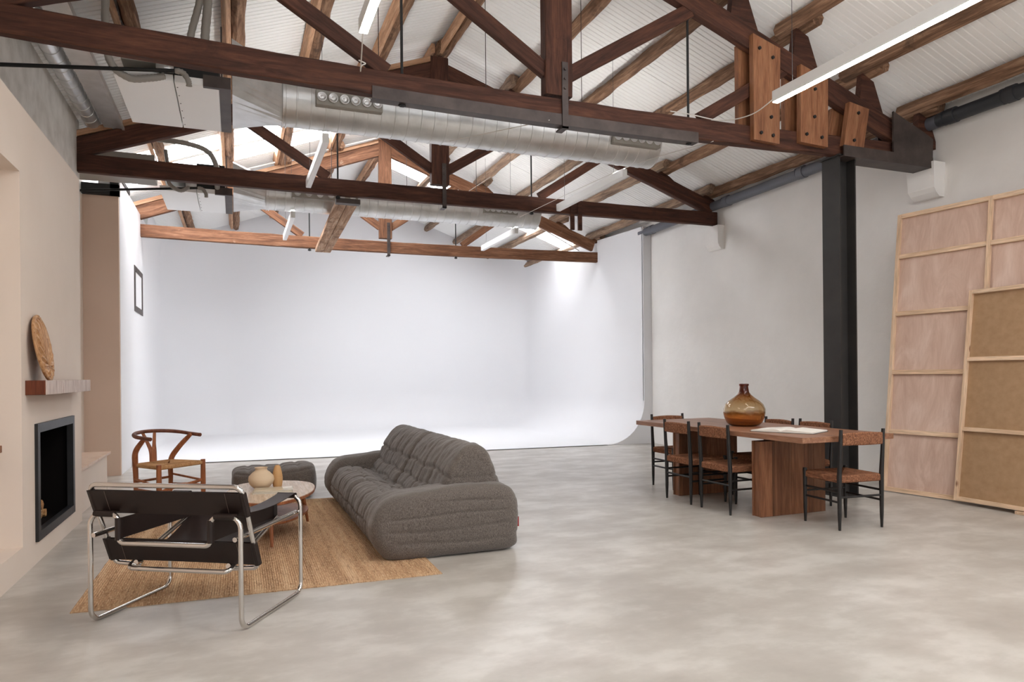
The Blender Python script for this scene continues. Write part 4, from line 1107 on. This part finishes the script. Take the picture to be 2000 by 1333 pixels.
# ------------------------------------------------------------------ dining table
tb_ = thing('dining_table', 'long rectangular oak dining table on two slab pedestals', 'table', (4.62, 5.5, 0))
WT = WM[tb_.name]
bm = bmesh.new(); box(bm, (4.088, 4.232, .695), (5.055, 6.66, .740), .003); finish('table_top', bm, M['table'], tb_, I4)
bm = bmesh.new(); box(bm, (4.42, 4.62, .655), (4.52, 6.35, .695)); box(bm, (4.62, 4.62, .655), (4.72, 6.35, .695)); finish('bearer', bm, M['tbl_plank'], tb_, I4)
for y0, y1 in ((4.84, 4.95), (6.03, 6.14)):
    pd = finish('pedestal', (lambda b: (box(b, (4.215, y0+.02, 0), (4.925, y1-.02, .655)), b)[1])(bmesh.new()), M['tbl_plank'], tb_, I4)
    xs = [4.205, 4.335, 4.36, 4.55, 4.74, 4.80, 4.935]
    for a, b in zip(xs[:-1], xs[1:]):
        for yy in (y0, y1-.022):
            bm = bmesh.new(); box(bm, (a+.0006, yy, .001), (b-.0006, yy+.022, .656), .0015); c_ = Vector(((a+b)/2, yy, .3)); bm.transform(Matrix.Translation(-c_)); finish('plank', bm, M['tbl_plank'], pd, Matrix.Translation(c_))
# demijohn
dj = thing('demijohn', 'big amber glass demijohn bottle standing on the dining table', 'bottle', (4.555, 5.46, .7405)); WD = WM[dj.name]
prof = [(.001, .006), (.10, .0), (.140, .010), (.165, .035), (.184, .08), (.196, .130), (.195, .165), (.176, .210), (.140, .245), (.100, .272), (.066, .300), (.048, .325), (.042, .360), (.039, .385), (.046, .388), (.046, .402), (.040, .406)]
inn = [(r_-.005 if r_ > .01 else r_, z_+(.006 if i < 3 else 0)) for i, (r_, z_) in enumerate(prof)][::-1]
bm = bmesh.new(); lathe(bm, [(a, b) for a, b in prof]+[(a, b) for a, b in inn], 56); finish('bottle_glass', bm, M['glass'], dj, WD, smooth=True, auto=1.2)
# open book
bk_ = thing('open_book', 'large open book lying on the dining table in front of the bottle', 'book', (4.44, 4.76, .7405), math.atan2(-.90, .43)); WB = WM[bk_.name]
bm = bmesh.new(); box(bm, (-.27, -.17, 0), (.27, .19, .003)); finish('cover', bm, M['black'], bk_, WB, label='dark cover')
for s in (-1, 1):
    bm = bmesh.new(); R_ = []
    for k in range(11):
        u = k/10; z = .003+.026*math.sin(min(1, u*2.6+.12)*PI*.62)*(1-u*.75)+.004
        R_.append([(s*u*.262, -.165, .003), (s*u*.262, .185, .003), (s*u*.262, .185, z), (s*u*.262, -.165, z)])
    loft(bm, R_); finish('pages', bm, M['paper'], bk_, WB, smooth=True, auto=.6)

# ------------------------------------------------------------------ dining chairs
def dining_chair():
    t = thing('dining_chair', 'x', 'chair', (0, 0, 0), group='black dining chairs with woven seats'); W = I4
    hx, hy = .205, .197
    def leg(name, pts, rr):
        bm = bmesh.new(); tube(bm, pts, rr, 12); finish(name, bm, M['chairblack'], t, W, smooth=True, auto=.8)
    for s in (-1, 1):
        leg('leg', [(s*hx, -hy, 0), (s*hx, -hy, .12), (s*hx, -hy, .42), (s*hx, -hy-.012, .60), (s*hx, -hy-.022, .795)], [.010, .015, .019, .016, .014])
        leg('leg', [(s*hx, hy, 0), (s*hx, hy, .12), (s*hx, hy, .435), (s*hx, hy, .45)], [.010, .015, .018, .016])
        leg('side_stretcher', [(s*hx, -hy, .30), (s*hx, hy, .30)], [.009, .009]); leg('side_stretcher', [(s*hx, -hy, .22), (s*hx, hy, .22)], [.009, .009])
    leg('stretcher', [(-hx, hy, .26), (hx, hy, .26)], [.009, .009]); leg('stretcher', [(-hx, -hy, .26), (hx, -hy, .26)], [.009, .009])
    bm = bmesh.new(); woven_seat(bm, [(-hx, hy), (hx, hy), (hx, -hy), (-hx, -hy)], .372, .432, 34, .0018, .014)
    finish('woven_seat', bm, M['cord'], t, W, label='brown woven cord seat')
    bm = bmesh.new(); n = 56; R_ = []
    for k in range(n+1):
        u = k/n; x = -hx+.012+(2*hx-.024)*u; bow = -.020*math.sin(PI*u)-.018; g = .0018 if k % 2 else 0; zt = .765+.008*math.sin(PI*u); zb = .672
        R_.append([(x, bow-.012-g, zb+.008), (x, bow-.012-g, zt-.008), (x, bow-.006, zt+g), (x, bow+.006, zt+g), (x, bow+.012+g, zt-.008), (x, bow+.012+g, zb+.008), (x, bow+.006, zb-g), (x, bow-.006, zb-g)])
    for r_ in R_:
        for i in range(8): r_[i] = (r_[i][0], r_[i][1]-hy, r_[i][2])
    loft(bm, R_); finish('woven_backrest', bm, M['cord'], t, W, label='brown woven cord backrest')
    return t
ch0 = dining_chair()
spots = [(4.640, 4.372, -5, 'black dining chair with woven seat at the near end of the table'),
         (4.232, 5.232, -90, 'second black woven dining chair along the near long side, closer to the viewer'),
         (4.228, 5.790, -91, 'black woven dining chair along the near long side, closer to the backdrop'),
         (4.570, 6.560, 180, 'black woven dining chair at the far end of the table'),
         (4.930, 5.660, 86, 'black woven dining chair on the wall side, just behind the bottle'),
         (4.975, 5.215, 88, 'black woven dining chair on the wall side, just behind the open book')]
for i, (x, y, a, lab) in enumerate(spots):
    o = ch0 if i == 0 else copy_tree(ch0)
    o.matrix_basis = Matrix.Translation((x, y, 0)) @ Matrix.Rotation(math.radians(a), 4, 'Z'); o['label'] = lab

# ------------------------------------------------------------------ framed boards leaning on the right wall
def lean_panel(name, base, direc, lean, height, posts, rails, sheet, frame, label, fw=.055, ft=.035):
    """origin at the far foot; local x along the foot, local y up the sheet, local z towards the room"""
    d = Vector((*direc, 0)).normalized(); nin = Vector((d.y, -d.x, 0))          # towards the wall
    if nin.x < 0: nin = -nin
    up = (nin*lean+Vector((0, 0, math.sqrt(height**2-lean**2)))).normalized()
    z = d.cross(up)
    W = Matrix(((d.x, up.x, z.x, base[0]), (d.y, up.y, z.y, base[1]), (d.z, up.z, z.z, base[2]), (0, 0, 0, 1)))
    t = thing(name, label, 'panel', base, group='timber framed boards leaning on the right wall')
    wd = posts[-1]+fw; sg = 1 if z.x < 0 else -1      # room side
    def bx(nm, lo, hi, mat, lab=None, ch=.001):
        bm = bmesh.new(); box(bm, lo, hi, ch); c = Vector(((lo[0]+hi[0])/2, (lo[1]+hi[1])/2, 0))
        rot = (hi[1]-lo[1]) > (hi[0]-lo[0]) and nm != 'sheet'
        Mr = Matrix.Translation(c) @ (Matrix.Rotation(PI/2, 4, 'Z') if rot else I4)
        bm.transform(Mr.inverted()); o = finish(nm, bm, mat, t, W @ Mr)
        if lab: o['label'] = lab
    edges = posts+[]
    for a, b in zip(posts[:-1], posts[1:]): bx('sheet', (a+.005, .005, -sg*.006 if sg > 0 else 0), (b+fw-.005, height-.005, 0 if sg > 0 else .006), sheet, 'board sheet')
    for x in posts: bx('frame_post', (x, 0, .0005*sg), (x+fw*.6, height, sg*ft), frame)
    for y in rails:
        for a, b in zip(posts[:-1], posts[1:]): bx('frame_rail', (a+fw*.6+.001, y, .0005*sg), (b-.001, y+fw*.75, sg*(ft-.004)), frame)
    return t
lean_panel('framed_board', (6.325, 5.42, .006), (.13, -.9915), .32, 2.93, [0, .90, 1.80], [0, .60, 1.22, 1.84, 2.45, 2.888], M['ply'], M['pine'], 'tall pink plywood board on a pine frame leaning on the right wall', fw=.06)
lean_panel('framed_board', (6.335, 4.635, .03), (.0, -1.0), .24, 2.0, [0, 1.22], [0, .655, 1.32, 1.965], M['mdf'], M['pine'], 'lower brown hardboard on a pine frame leaning in front of the plywood board', fw=.05)
bm = bmesh.new(); box(bm, (6.29, 3.93, 0), (6.42, 4.07, .028), .002)
finish('wood_block', bm, M['pine'], None, I4, label='small pine block under the brown hardboard', cat='block')
